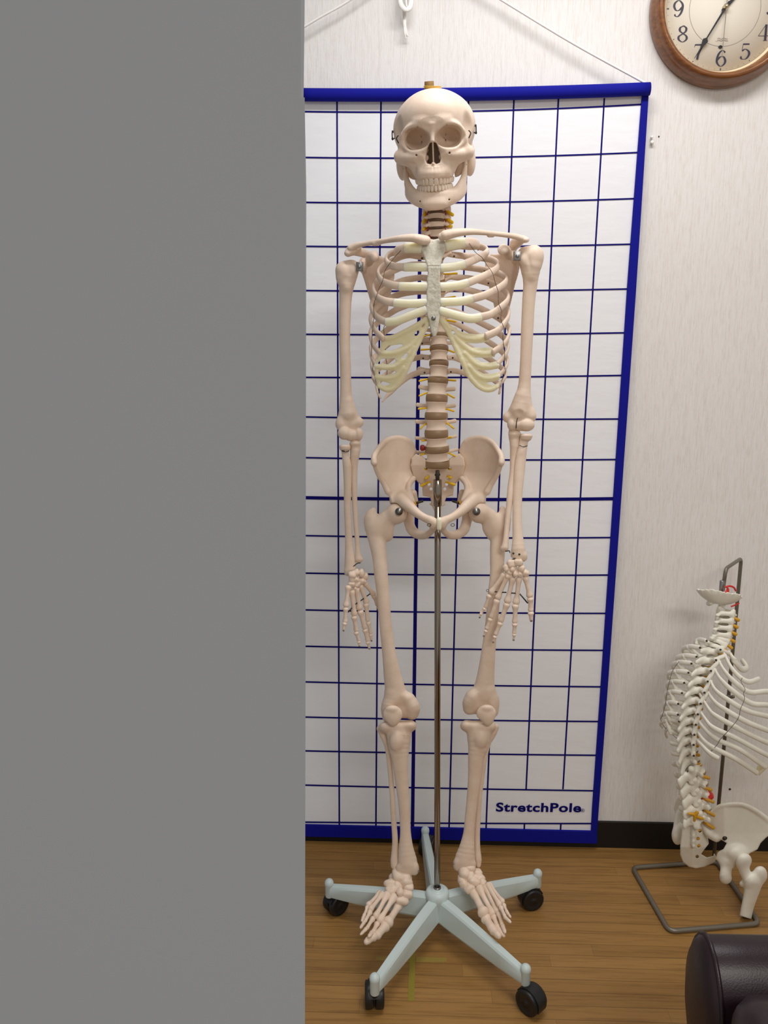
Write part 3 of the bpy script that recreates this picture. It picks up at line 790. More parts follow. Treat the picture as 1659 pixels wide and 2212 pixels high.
v, f = lathe([(.0088, -.012), (.0088, .0015), (.0086, .0150), (.0080, .0156)], skp(-8, 98, -98), SY, 24); obj('hanging_peg', v, f, PEG, SKULL)
for j in (0, 1):
    e0 = skp(-8, 106+3*j, -98)
    pts = [e0+(SX*math.cos(a)*(.0098 if math.cos(a) < 0 else .0215)+SZ*math.sin(a)*.0100-SY*(.0012*(1+math.cos(a)))) for a in np.linspace(0, 2*PI, 28, endpoint=False)]
    v, f = sweep(pts, .0008, .0008, SY, 6, closed=True); obj('elastic_band', v, f, GOLD, SKULL)
# ------------------------------------------------------------------ vertebra kinds (metres: x right, y to the back, z up)
def vert_proto(kind):
    mm = lambda *a: tuple(a)
    ops = []
    if kind.endswith('lumbar'):
        a, b, hh, yb = 24.5, 17.5, 12.5, 0
    elif kind.endswith('thoracic'): a, b, hh, yb = 16.5, 14.5, 10.5, 0
    else: a, b, hh, yb = 12.5, 9.5, 7.2, 0
    def body(X, Y, Z):
        k = .80+.20*np.clip(np.abs(Z)/hh, 0, 1)**2.2
        d = (np.sqrt((X/a)**2+(Y/b)**2+0*Z)-k)*min(a, b)*.9+1.5
        e = np.abs(Z)-hh+1.5
        return np.sqrt(np.maximum(d, 0)**2+np.maximum(e, 0)**2)+np.minimum(np.maximum(d, e), 0)-1.5
    ops.append(('+', (body, np.array([-a, -b, -hh]), np.array([a, b, hh])), 0))
    if kind == 'broad_thoracic':
        for s in (-1, 1):
            ops += [('+', tb([(s*10, 10, 4), (s*12, 20, 5), (s*8, 28, 1), (0, 32, -3)], [5, 6, 6.5, 6.5], (1, 1, 1.35)), 4),
                    ('+', tb([(s*10, 22, 5), (s*22, 30, 8), (s*31, 35, 10)], [6.5, 5.5, 6], (1, .9, 1)), 4)]
        ops.append(('+', tb([(0, 30, -1), (0, 41, -9), (0, 52, -20)], [7, 6, 4.5], (.85, 1, 1.5)), 4))
    elif kind == 'broad_lumbar':
        for s in (-1, 1):
            ops += [('+', tb([(s*14, 12, 4), (s*15, 25, 3), (s*12, 35, -3), (0, 42, -6)], [6.5, 7.5, 7, 6.5], (1, 1, 1.35)), 5),
                    ('+', tb([(s*15, 22, 3), (s*28, 26, 4), (s*38, 29, 6)], [5.5, 4.6, 5], (1, .7, 1.3)), 4),
                    ('+', tb([(s*15, 30, 4), (s*17, 33, 15)], [8, 7.5]), 4), ('+', tb([(s*12, 34, -6), (s*13, 37, -17)], [7.5, 7.5]), 4)]
        ops.append(('+', tb([(0, 40, -5), (0, 52, -8), (0, 64, -10)], [5, 4.6, 5], (1, 1, 2.4)), 4))
    elif kind == 'lumbar':
        for s in (-1, 1):
            ops += [('+', tb([(s*14, 12, 4), (s*15, 26, 3), (s*11, 36, -4), (0, 44, -8)], [6, 5.5, 5, 4.5], (1, 1, 1.3)), 4),
                    ('+', tb([(s*15, 22, 3), (s*28, 26, 4), (s*40, 29, 6)], [5, 4, 4.2], (1, .7, 1.2)), 4),
                    ('+', tb([(s*15, 30, 4), (s*16, 33, 15)], [6.5, 6]), 3), ('+', tb([(s*12, 34, -6), (s*12, 37, -17)], [6, 6]), 3)]
        ops.append(('+', tb([(0, 42, -6), (0, 56, -9), (0, 70, -11)], [4, 3.8, 4.4], (1, 1, 2.6)), 3))
    elif kind == 'thoracic':
        for s in (-1, 1):
            ops += [('+', tb([(s*10, 10, 4), (s*12, 20, 4), (s*8, 29, -2), (0, 34, -6)], [4.2, 4.2, 4, 4], (1, 1, 1.5)), 3),
                    ('+', tb([(s*12, 22, 4), (s*22, 30, 7), (s*31, 35, 9)], [5, 4, 5]), 3),
                    ('+', tb([(s*9, 25, 2), (s*9, 28, 12)], [4.5, 4]), 2)]
        ops.append(('+', tb([(0, 32, -4), (0, 46, -16), (0, 58, -30)], [4.5, 3.4, 3.4], (1, 1, 1.5)), 3))
    else:
        for s in (-1, 1):
            ops += [('+', tb([(s*9, 3, 1), (s*13, 1, 0), (s*16, -2, -2.5)], [5, 4.6, 3.8], (1, 1, .85)), 3),
                    ('+', tb([(s*10, 2, 5), (s*11.5, 2, 8.5)], [3, 2]), 2),
                    ('+', tb([(s*13, 8, 1), (s*18, 14, 0), (s*12, 24, -1), (0, 30, -3)], [5, 5.5, 4, 4], (1, 1, 1.4)), 3),
                    ('+', tb([(s*18, 13, -6), (s*18, 13, 7)], [5.5, 5.5]), 3)]
        ops.append(('+', tb([(0, 28, -2), (0, 38, -5), (0, 46, -8)], [4, 3.6, 4], (1.3, 1, 1)), 3))
    lo = np.min([p[1] for m, p, k in ops], axis=0)-5; hi = np.max([p[2] for m, p, k in ops], axis=0)+5
    s = SDF(lo, hi, .95)
    for m, p, k in ops: s.op(p, k, m == '-')
    V, Fq = s.mesh()
    return V/1000., Fq
VP = {k: vert_proto(k) for k in ('lumbar', 'thoracic', 'cervical', 'broad_lumbar', 'broad_thoracic')}
def place_vert(kind, c, R, sc, mat_, par, name='vertebra'):
    V, Fq = VP[kind]; V = V*np.asarray(sc)
    return obj(name, V@np.asarray(R).T+np.asarray(c), Fq, mat_, par)
def frame(yback, z):
    z = np.asarray(z, float); z /= np.linalg.norm(z); y = np.asarray(yback, float); y = y-z*y.dot(z); y /= np.linalg.norm(y); x = np.cross(y, z)
    return np.c_[x, y, z]
# spine of the skeleton: (kind, px, py, half height px, half width px, depth)
SPN = [('cervical', 941, 411, 8, 17, 2), ('cervical', 942, 428, 8, 17, 2), ('cervical', 943.5, 450, 8.0, 19, 0), ('cervical', 943, 468, 6.6, 19.5, -1), ('cervical', 943, 484.5, 6.2, 20, 0), ('cervical', 944, 501.5, 7.6, 20.5, 3)]
TY = [523, 546, 569, 593, 617, 641, 664, 687, 711, 738.5, 769.5, 803.5]
TXc = [944, 944.5, 945, 945.5, 946, 946.5, 947, 947.5, 948, 948.5, 948.5, 947.5]
TZ = [10, 22, 34, 44, 52, 58, 62, 62, 58, 52, 44, 38]
for i in range(12): SPN.append(('thoracic', TXc[i], TY[i], (10 if i < 9 else (9.6, 10.6, 12.6)[i-9]), (15, 15, 15, 15.5, 16, 16.5, 17, 18, 19, 20, 20.5, 21.5)[i], TZ[i]))
for x, y, hh, w_, z in ((944.5, 841, 12.6, 23, 32), (942.5, 880, 11.6, 24.5, 27), (942.3, 917.5, 11.4, 25.5, 25), (943, 954, 9.4, 26, 26), (944.5, 985.5, 9.2, 27, 30)): SPN.append(('lumbar', x, y, hh, w_, z))
base_h = {'lumbar': .0125, 'thoracic': .0105, 'cervical': .0072}; base_w = {'lumbar': .0245, 'thoracic': .0165, 'cervical': .0125}
cen = [S(x, y, z) for k, x, y, hh, w_, z in SPN]
VERTS = []
for i, (k, x, y, hh, w_, z) in enumerate(SPN):
    t = cen[max(i-1, 0)]-cen[min(i+1, len(cen)-1)]; R = frame((0, 1, 0), t); m_ = mpp(x, y, D(z))
    sw = w_*m_/base_w[k]*(.86 if k == 'cervical' else 1); sh = hh*m_/base_h[k]
    o = place_vert(k, cen[i], R, (sw, sw if k != 'lumbar' else min(sw, 1.0), sh), BONE, SK); VERTS.append(o)
    # disc below
    if i < len(SPN)-1:
        nx = SPN[i+1]; yy = (y+hh+nx[2]-nx[3])/2; gap = (nx[2]-nx[3]-y-hh)/2*m_+.0012
        c = S((x+nx[1])/2, yy, (z+nx[5])/2); a_ = (w_+nx[4])/2*m_*(.86 if k == 'cervical' else 1); b_ = a_*(.76 if k != 'cervical' else .85)
        prof = [(.90, -1), (.99, -.75), (1.01, 0), (.99, .75), (.90, 1)]
        v = []; f = []
        for q, hq in prof:
            for j in range(28): an = 2*PI*j/28; v.append(c+R@np.array([a_*q*math.cos(an), b_*q*math.sin(an), gap*hq]))
        for r_ in range(4):
            for j in range(28): l = (j+1) % 28; f.append([r_*28+j, r_*28+l, (r_+1)*28+l, (r_+1)*28+j])
        f += [list(range(28))[::-1], [4*28+j for j in range(28)]]
        obj('disc', v, f, DISCD if k == 'cervical' else DISC, o, label='brown intervertebral disc')
# last disc on the sacrum
m_ = mpp(945, 1002, D(32)); v, f = lathe([(.9*26*m_, -.0085), (26.5*m_, -.005), (26.5*m_, .005), (.9*26*m_, .0085)], S(945, 1002, 34), (0, 0, 1), 28); v[:, 1] = (v[:, 1]-D(34))*.74+D(34); obj('disc', v, f, DISC, VERTS[-1], label='brown intervertebral disc')
# nerves: start px, end px, depth
NV = [((962, 454), (978, 464.5), 3), ((919, 458), (916, 465), 5), ((963, 472), (977, 480.5), 3), ((920, 474), (914, 480), 4), ((964, 486), (975, 489), 3), ((921, 490), (914, 496), 4), ((925, 504), (916, 511), 5),
      ((963, 592), (987, 590.5), 40), ((963, 644), (983, 641), 50), ((965, 692), (984, 695), 50), ((925, 724), (914, 727), 45),
      ((929, 754), (909, 755.5), 40), ((967, 756), (981, 761), 40), ((924, 819), (906, 823), 34), ((969, 821), (984, 822), 34), ((921, 849), (906, 855), 30), ((967, 852), (981, 859), 30), ((922, 881.5), (904, 883), 26), ((966, 884), (980, 888), 26),
      ((919, 916), (908, 926), 24), ((965, 914), (980, 925), 24), ((921, 951), (912, 952), 24), ((965, 946), (975, 944.5), 24), ((920, 980), (909, 982), 28), ((970, 979), (983, 985), 28)]
for (x0, y0), (x1, y1), z in NV:
    i = min(range(len(SPN)), key=lambda q: abs(SPN[q][2]-y0)); xm = SPN[i][1]
    pts = [S(xm+(x0-xm)*.55, y0-1, z+16), S(x0, y0, z+6), S(x1, y1, z)]
    v, f = tube(pts, [.0030, .0030, .0032] if y0 < 520 else [.0018, .0018, .0021], 8, ns=8); obj('nerve', v, f, NERVE, VERTS[i], label='yellow nerve root')
# vertebral arteries
for sx in (-1, 1):
    for (y0, y1) in ((456, 461), (470, 478), (486, 496), (503, 515)):
        if sx > 0 and y0 > 500: continue
        xx = 943+sx*17.5
        pts = [S(xx, y0-3, 3), S(xx-sx*1.0, (y0+y1)/2, 2), S(xx+(-sx*6 if y0 > 500 else sx*1.5), y1+3, 3)]
        v, f = tube(pts, .0026, 8, ns=8); obj('artery', v, f, ARTERY, VERTS[min(range(6), key=lambda q: abs(SPN[q][2]-y0))], label='dark red artery')
v, f = rbox(S(912.5, 967.5, 22), (.0052, .006, .0062), .7); obj('prolapsed_disc', v, f, ARTERY, VERTS[-1], label='dark red bulging disc piece')

# ------------------------------------------------------------------ breastbone
def zst(X, Y): return -92+(Y-515)*-.02+0*X+np.where(Y < 573, (573-Y)*.28, 0)
st = [(908, 524), (917, 517), (927, 515), (936, 518), (948, 515), (958, 517), (964, 524), (962, 542), (955, 560), (952, 573), (951, 590), (950, 606), (953, 620), (952, 634), (953, 650), (951, 666), (951, 682), (948, 700), (946, 716), (941, 727), (935, 728), (930, 714), (927, 696), (922, 680), (919, 664), (922, 648), (921, 632), (923, 618), (922, 604), (924, 590), (922, 573), (916, 556), (910, 540)]
bone_sdf('sternum', [('+', plate(st, zst, 5.2, 3.0, (-110, -60)), 0), ('-', tb([(918, 575, -100), (955, 575, -100)], 2.0), 1.5)], STERN, SK, 1.2, label='whitish rough breastbone')
def screw(name, p, r, par, nrm=(0, -1, 0), m=STEEL):
    v, f = lathe([(r, -.001), (r, .0006), (r*.75, .0016), (r*.3, .0019)], p, nrm, 14); return obj(name, v, f, m, par)
screw('screw', S(936.5, 687.5, -100.5), .0042, SK)
v, f = lathe([(.0042, -.004), (.0042, .0022), (.003, .0036), (.001, .004)], S(936.5, 687.5, -100), (0, -1, 0), 16); obj('knob_nut', v, f, STEEL, SK)

# ------------------------------------------------------------------ ribs: traced (px, py, depth) from the spine round to the front
def rib(pts, w0=.0058, w1=.0062, th=.42, cart=None, cw=None, tip=False):
    p = np.asarray(pts, float); room = PV(np.c_[p[:, :2], D(p[:, 2])])
    n = 9*len(p); q = cr(np.c_[room, np.linspace(0, 1, len(p))], n)[:, :3]
    s_ = np.linspace(0, 1, n); th = th+.10; b = w0*1.15+(w1-w0*1.15)*s_; b = b*(1-.25*np.exp(-s_*14))
    if tip: b = b*np.clip((1-s_)*5, .25, 1)
    a = np.maximum(b*th, .0022)
    pp, ra, rb_ = dome(q, a, b)
    ax = np.array([cen[10][0], cen[10][1]-.03]);
    # broad side follows the wall of the chest: axis of the section stays near vertical, leaning with the wall
    ref = np.tile(np.array([0, 0, 1.0]), (len(pp), 1))
    lean = np.clip((pp[:, 2]-PV([[945, 640, 1.6]])[0][2])/.2, -1, 1)
    out = np.c_[pp[:, 0]-ax[0], pp[:, 1]-ax[1], np.zeros(len(pp))]; out /= np.maximum(np.linalg.norm(out, axis=1), 1e-6)[:, None]
    ref = ref-out*(lean*.35)[:, None]
    v, f = sweep(pp, ra, rb_, ref, 12)
    o = obj('rib', v, f, BONE, SK)
    if cart is not None:
        c_ = np.asarray(cart, float); rm = PV(np.c_[c_[:, :2], D(c_[:, 2])]); m2 = 8*len(c_); q2 = cr(rm, m2)
        w_ = np.full(m2, cw or w1*1.12); pp, ra, rb_ = dome(q2, w_*.5, w_)
        v, f = sweep(pp, ra, rb_, (0, 0, 1), 12); obj('costal_cartilage', v, f, CART, o, label='translucent yellowish rib cartilage')
    return o
RIBS = []
R_ = lambda *a, **k: RIBS.append(rib(*a, **k))
# image right side
R_([(962, 527, 34), (985, 529, 62), (1010, 531, 55), (1028, 530, 25), (1032, 527, -10), (1020, 523.5, -45), (1000, 524, -66)], .0062, .0092, .35, [(1002, 524, -67), (984, 527, -78), (965, 531, -84)], .0095)
R_([(962, 540, 48), (990, 532, 80), (1020, 531, 78), (1044, 535, 45), (1053, 542, 8), (1045, 551, -32), (1026, 560.5, -62), (1004, 570, -80)], .0055, .0072, .4, [(1004, 570, -80), (980, 576, -88), (951, 579, -93)], .0078)
R_([(962, 548, 60), (985, 551, 88), (1022, 555, 96), (1058, 560, 62), (1075, 568.5, 18), (1074, 579, -18), (1058, 590, -48), (1036, 600.5, -70), (1011, 611, -84)], .0055, .0072, .4, [(1011, 611, -84), (985, 617, -91), (951, 620, -95)], .0078)
R_([(962, 573, 68), (985, 575, 96), (1028, 580, 106), (1070, 588, 72), (1091, 599, 26), (1092, 610, -12), (1073, 625, -50), (1046, 638, -74), (1021, 645, -86)], .0055, .0073, .4, [(1021, 645, -86), (992, 651, -93), (951, 653, -96)], .0078)
R_([(962, 597, 74), (985, 599, 102), (1028, 604, 112), (1074, 618, 78), (1095, 634, 30), (1096, 649, -10), (1081, 664.5, -48), (1060, 679, -70), (1037, 685, -82)], .0055, .0073, .4, [(1038, 685.5, -83), (1015, 688, -90), (985, 681, -95), (950, 671, -97)], .0082)
R_([(963, 621, 78), (985, 622, 106), (1028, 631, 116), (1075, 651, 80), (1097, 669, 34), (1098, 684, -6), (1090, 698, -38), (1074, 715, -64), (1050, 726, -78)], .0055, .0073, .4)
R_([(963, 646, 80), (985, 648, 108), (1028, 662, 116), (1075, 686, 80), (1098, 707, 34), (1099, 723, -4), (1089, 743, -40), (1065, 761, -70)], .0053, .007, .4)
R_([(964, 669, 80), (985, 673, 106), (1028, 692, 112), (1075, 718, 76), (1096, 740, 34), (1096, 756, 0), (1089, 770, -32), (1074, 787, -58)], .0052, .0066, .4)
R_([(965, 693, 78), (985, 699, 102), (1028, 722, 106), (1072, 750, 74), (1094, 772, 36), (1095, 787, 4), (1089, 799, -24), (1076, 813, -48)], .005, .006, .4)
R_([(966, 728, 70), (985, 733, 94), (1028, 758, 100), (1070, 784, 72), (1090, 802, 38), (1092, 812, 12), (1086, 823, -14), (1072, 833, -38)], .005, .0055, .4)
R_([(968, 773, 60), (985, 774, 84), (1025, 793, 94), (1062, 818, 70), (1080, 834, 40), (1079, 848, 16)], .0052, .0048, .42)
R_([(968, 801, 54), (985, 801.5, 74), (1005, 807, 86), (1030, 819, 86), (1050, 834, 74)], .0055, .0045, .42, tip=True)
# image left side
R_([(926, 528, 34), (904, 530, 62), (880, 535, 55), (860, 541, 25), (854, 544, -10), (860, 540, -45), (877, 535.5, -66)], .0062, .0092, .35, [(876, 535.5, -67), (892, 535, -78), (909, 535, -84)], .0095)
R_([(926, 543, 48), (900, 540, 80), (872, 541, 78), (846, 547, 45), (834.5, 557, 8), (837, 569, -32), (852, 575.5, -62), (875, 577, -80)], .0055, .0072, .4, [(874, 577, -80), (895, 577, -88), (923, 577, -93)], .0078)
R_([(926, 554, 60), (910, 555, 84), (880, 551, 96), (850, 562, 70), (826, 577, 30), (816, 590, -8), (825, 607, -48), (845, 615, -72), (864, 618.5, -84)], .0055, .0072, .4, [(863, 618.5, -84), (890, 619, -91), (922, 619, -95)], .0078)
R_([(926, 572, 68), (905, 571, 96), (875, 575, 106), (840, 590, 76), (814, 607, 32), (806, 620, -6), (812, 639, -46), (830, 650, -74), (853, 654, -86)], .0055, .0073, .4, [(851, 654, -86), (885, 656, -93), (921, 654, -96)], .0078)
R_([(926, 600, 74), (905, 600, 102), (865, 608, 112), (828, 628, 80), (807, 648, 34), (802, 663, -6), (808, 678, -40), (820, 689, -62), (835, 696, -78)], .0055, .0073, .4, [(834, 696, -78), (858, 693, -87), (886, 682, -94), (920, 669, -97)], .0082)
R_([(927, 631, 78), (900, 630, 108), (860, 637, 116), (824, 656, 82), (805, 676, 36), (800, 691, -2), (806, 706, -36), (815, 719, -58), (827, 731, -76)], .0055, .0073, .4)
R_([(927, 652, 80), (900, 654, 108), (858, 668, 116), (822, 692, 82), (803, 712, 36), (800, 726, 2), (806, 745, -38), (820, 763, -68)], .0053, .007, .4)
R_([(927, 674, 80), (900, 680, 106), (858, 698, 112), (822, 724, 80), (803, 746, 36), (801, 760, 2), (804, 775, -32), (812, 790, -58)], .0052, .0066, .4)
R_([(928, 700, 78), (900, 708, 102), (858, 730, 106), (824, 756, 76), (805, 779, 38), (803, 792, 6), (806, 803, -24), (814, 813, -46)], .005, .006, .4)
R_([(928, 733, 70), (908, 737, 94), (865, 760, 100), (828, 788, 74), (808, 808, 40), (806, 817, 12), (810, 825, -14), (818, 833, -38)], .005, .0055, .4)
R_([(926, 773, 60), (905, 772, 84), (868, 784, 94), (835, 808, 74), (815, 830, 44), (815, 845, 24), (822, 860, 10)], .0052, .0050, .42, tip=True)
R_([(927, 803, 54), (908, 804, 74), (888, 811, 86), (868, 824, 86), (845, 845, 74), (826, 868, 60)], .0055, .0055, .42, tip=True)
# screws at the rib heads
for x, y, z, i in ((978, 773, 52, 10), (974, 803.5, 46, 11), (914, 774, 52, 22), (917, 805, 46, 23), (912, 742, 62, 21), (981, 553.5, 78, 2), (974, 600, 92, 4), (911.5, 558, 76, 14), (912.5, 601.5, 92, 16), (1033, 539, 66, 1), (1047, 586, 84, 3), (1055, 612, 92, 4), (1076, 687, 70, 6)):
    screw('screw', S(x, y, z), .0019, RIBS[i], m=DARKM)
# ---- fused cartilage arches
def arch_z(X, Y): return -90+24*np.clip(np.abs(X-938)/118, 0, 1.2)**1.6+np.clip(Y-780, 0, 80)*.12
def arch_plate(outer, holes, ri, ridges):
    ops = [('+', plate(outer, arch_z, 2.8, 2.2, (-110, -40)), 0)]
    for rg_, r_ in ridges:
        q = np.asarray(rg_, float); ops.append(('+', tb(np.c_[q, arch_z(q[:, 0], q[:, 1])-1.2], r_, (1, 1, .8)), 2.5))
    for h_ in holes:
        if isinstance(h_, tuple):
            cx, cy, a_, b_, an = h_; pl = [(cx+a_*math.cos(t)*math.cos(an)-b_*math.sin(t)*math.sin(an), cy+a_*math.cos(t)*math.sin(an)+b_*math.sin(t)*math.cos(an)) for t in np.linspace(0, 2*PI, 14, endpoint=False)]
        else: pl = h_
        ops.append(('-', plate(pl, arch_z, 30, .5, (-120, -20)), 1.0))
    s_lo = np.r_[np.min(outer, axis=0)-5, -112]; s_hi = np.r_[np.max(outer, axis=0)+5, -40]
    s = SDF(s_lo, s_hi, 1.1)
    for m, p, k in ops: s.op(p, k, m == '-')
    V, Fq = s.mesh()
    obj('costal_arch', to_room(V), Fq[:, ::-1], CARTE, SK, label='yellowish translucent cartilage arch under the breastbone')
arch_plate([(927, 686), (928, 694), (924, 706), (916, 722), (905, 743), (897, 762), (890.7, 776), (883, 796), (875.5, 814), (868, 827), (861, 836), (849.4, 845), (842, 848), (834, 847.5), (824, 844), (817, 836), (814, 828), (811, 815), (809, 800), (809, 788), (815, 774), (817, 761), (822, 747), (824, 733), (825.5, 726.5), (845, 725.5), (867, 722), (888.5, 711), (908, 698), (918, 686)],
           [(900.4, 720, 7, 3.4, -.95), (914, 703.5, 5, 1.6, -.95), [(830, 756), (839, 747), (867, 743.5), (871, 746), (858, 753), (845, 757.5)], [(814, 787), (824, 775.5), (853, 774.5), (855, 780), (848, 785), (837.5, 787), (826, 785)], (875, 769, 7.5, 3, -.85), [(815, 797.5), (830, 799.5), (853, 801), (855, 805), (842, 808), (826, 812), (818, 807)], [(820, 823), (832, 825), (843, 829), (833, 833.5), (822, 830)]], 17,
           [([(826, 731), (848, 729), (870, 719), (900, 703), (922, 689)], 5.6), ([(820, 762), (845, 763), (868, 757), (893, 742), (912, 716)], 5), ([(812, 791), (838, 794), (860, 788), (880, 768), (893, 750)], 4.4), ([(813, 814), (835, 817), (856, 812), (872, 794)], 4.2), ([(818, 834), (836, 842), (852, 838), (868, 818), (884, 788), (900, 752), (924, 700)], 4)])
arch_plate([(949, 684), (949, 693), (958, 709), (966, 722), (973, 737), (982, 760), (992, 779.6), (1003, 804), (1016.5, 825), (1027, 836), (1037.5, 843), (1047, 847), (1056, 848), (1066, 846), (1074, 841), (1079, 832), (1079, 822), (1078, 806), (1077, 790), (1069, 770), (1068, 756), (1056, 740), (1055, 722), (1053, 719), (1030, 722), (1008, 720), (990, 713), (971, 702), (957, 688)],
           [(979, 718, 5, 2.6, .9), [(1004, 741), (1030, 742), (1056, 738.5), (1064, 750), (1040, 751), (1020, 751)], [(1024, 772), (1050, 773), (1068, 771), (1080, 779), (1060, 783), (1040, 783)], [(1031, 799.5), (1055, 800), (1077, 796), (1082, 803), (1062, 807), (1044, 807)], [(1050, 826), (1066, 825), (1082, 820), (1077, 828), (1062, 832)]], 6,
           [([(1053, 727), (1028, 731), (1003, 729), (978, 714), (954, 690)], 5.6), ([(1067, 762), (1040, 763), (1016, 757), (992, 737), (968, 712)], 5), ([(1075, 789), (1052, 791), (1028, 786), (1004, 762)], 4.4), ([(1077, 812), (1056, 817), (1034, 812), (1012, 790)], 4.2), ([(1074, 835), (1056, 842), (1036, 836), (1014, 812), (994, 770), (974, 728), (952, 692)], 4)])
# ---- rib wires
def wire(pts, r=.0006, par=SK, name='rib_wire', n=60, m=WIRE):
    v, f = tube([S(*p) for p in pts], r, n, ns=6); return obj(name, v, f, m, par)
wire([(1003, 512, -50), (1014, 526, -60), (1027, 545, -68), (1041, 556, -66), (1050, 570, -52), (1064, 590, -66), (1070, 612, -64), (1076, 630, -62), (1077, 655, -64), (1083, 670, -58), (1082, 690, -66), (1088, 708, -56), (1086, 727, -62), (1088, 745, -50), (1090, 765, -46), (1090, 790, -36), (1092, 805, -20), (1084, 822, -28), (1082, 836, -10)])
wire([(866, 541, -72), (854, 554, -64), (842, 569, -70), (831, 586, -60), (827, 605, -68), (818, 625, -54), (812, 643, -66), (807, 660, -46), (808, 680, -62), (806, 700, -50), (804, 722, -40), (803, 745, -44), (802, 770, -36), (806, 790, -50), (805, 800, -34), (812, 815, -48), (811, 822, -30), (818, 838, -22), (818, 850, 0)])
wire([(828, 686, 20), (833, 700, 30), (829, 708, 60), (830, 725, 70), (832, 745, 72), (833, 770, 72), (836, 790, 70), (836, 812, 66)], .0007)

# ------------------------------------------------------------------ clavicles and shoulder blades
bone_sdf('clavicle', [('+', tb([(920, 519, -92), (910, 518, -94), (893, 514, -93), (865.5, 515, -84), (838, 519, -62), (814, 523, -40), (789, 526.5, -22), (770, 530, -12), (758, 536, -8)], [10.5, 11.5, 9.4, 7.4, 6, 6.2, 5.6, 7, 8], (1, 1, .95)), 0), ('+', tb([(809, 527, -38), (817, 527, -42)], [5, 4]), 4)], BONE, SK, 1.2)
bone_sdf('clavicle', [('+', tb([(955, 511, -92), (963, 508, -94), (985, 503, -93), (1015, 500.5, -84), (1045.5, 502.6, -62), (1075.6, 505.6, -38), (1102.7, 509, -18), (1118, 512, -10), (1128, 515, -8)], [9, 11.5, 9.4, 7.4, 5.8, 5.6, 6, 6.6, 6], (1, 1, .95)), 0), ('+', tb([(1056, 509, -52), (1064, 510, -46)], [4, 3]), 4)], BONE, SK, 1.2)
def zblade(xl, zl, xm, zm):
    return lambda X, Y: zl+(zm-zl)*np.clip((X-xl)/(xm-xl), -.2, 1.15)**1.0+0*Y
ZL = lambda X, Y: 26+(1-np.exp(-np.clip((X-780)/26., -.4, 6)))*92+0*Y
bl = [(777, 566), (783, 560), (800, 558), (820, 559), (838, 556), (850, 562), (853, 580), (852, 600), (847, 622), (842, 648), (838, 670), (832, 686), (824, 694), (816, 690), (809, 668), (803, 650), (797, 625), (789, 600), (780, 585)]
bone_sdf('scapula', [('+', plate(bl, ZL, 2.8, 2, (0, 150)), 0), ('+', tb([(783, 572, 24), (790, 600, 44), (799, 632, 68), (810, 668, 92), (820, 690, 108)], [6, 4.5, 4, 4, 4.5]), 5),
     ('+', ell((784, 573, 24), (9, 16, 14)), 6), ('+', tb([(848, 575, 124), (825, 562, 108), (800, 553, 74), (780, 545, 40), (764, 541, 12)], [4, 6, 8.5, 10, 11], (1, 1, .7)), 4),
     ('+', tb([(770, 535, 12), (759, 541, 2), (752, 547, -4)], [11, 12, 8.5], (1, .95, 1.2)), 5),
     ('+', tb([(796, 566, 30), (802, 556, 12), (807, 553, -6), (808, 556, -16)], [10, 11, 12, 9.5]), 5)], BONE, SK, 1.3)
ZR = lambda X, Y: 26+(1-np.exp(-np.clip((1116-X)/26., -.4, 6)))*92+0*Y
br = [(1122, 556), (1116, 549), (1100, 548), (1080, 550), (1062, 548), (1050, 556), (1048, 572), (1050, 592), (1055, 615), (1062, 640), (1068, 664), (1076, 682), (1086, 690), (1095, 684), (1101, 664), (1106, 645), (1112, 618), (1120, 592), (1124, 574)]
bone_sdf('scapula', [('+', plate(br, ZR, 2.8, 2, (0, 150)), 0), ('+', tb([(1117, 562, 24), (1113, 592, 44), (1106, 626, 68), (1097, 662, 92), (1088, 686, 108)], [6, 4.5, 4, 4, 4.5]), 5),
     ('+', ell((1112, 556, 24), (9, 16, 14)), 6), ('+', tb([(1052, 568, 124), (1075, 556, 108), (1098, 545, 74), (1112, 530, 42), (1121, 520, 14)], [4, 6, 8.5, 10, 10], (1, 1, .7)), 4),
     ('+', tb([(1112, 526, 30), (1119, 520, 14), (1128, 517, 2), (1136, 518, -6)], [11, 11.5, 10, 7.5], (1, .9, 1.2)), 5),
     ('+', tb([(1100, 552, 30), (1093, 542, 12), (1087, 539, -6), (1085, 542, -14)], [10, 11, 12, 9.5]), 5)], BONE, SK, 1.3)
# shoulder brackets
for x, y, sx in ((777, 576, 1), (1117, 553, -1)):
    mb = MB(); v, f = box(S(x, y, -14), (.0068, .0016, .0085)); mb.add(v, f); v, f = box(S(x+sx*6, y, -10), (.0012, .007, .0085)); mb.add(v, f)
    o = mb.build('shoulder_bracket', STEEL, SK, False, 'steel shoulder bracket'); bevel(o, .0008)
    screw('screw', S(x-sx*1, y, -16), .0036, o)
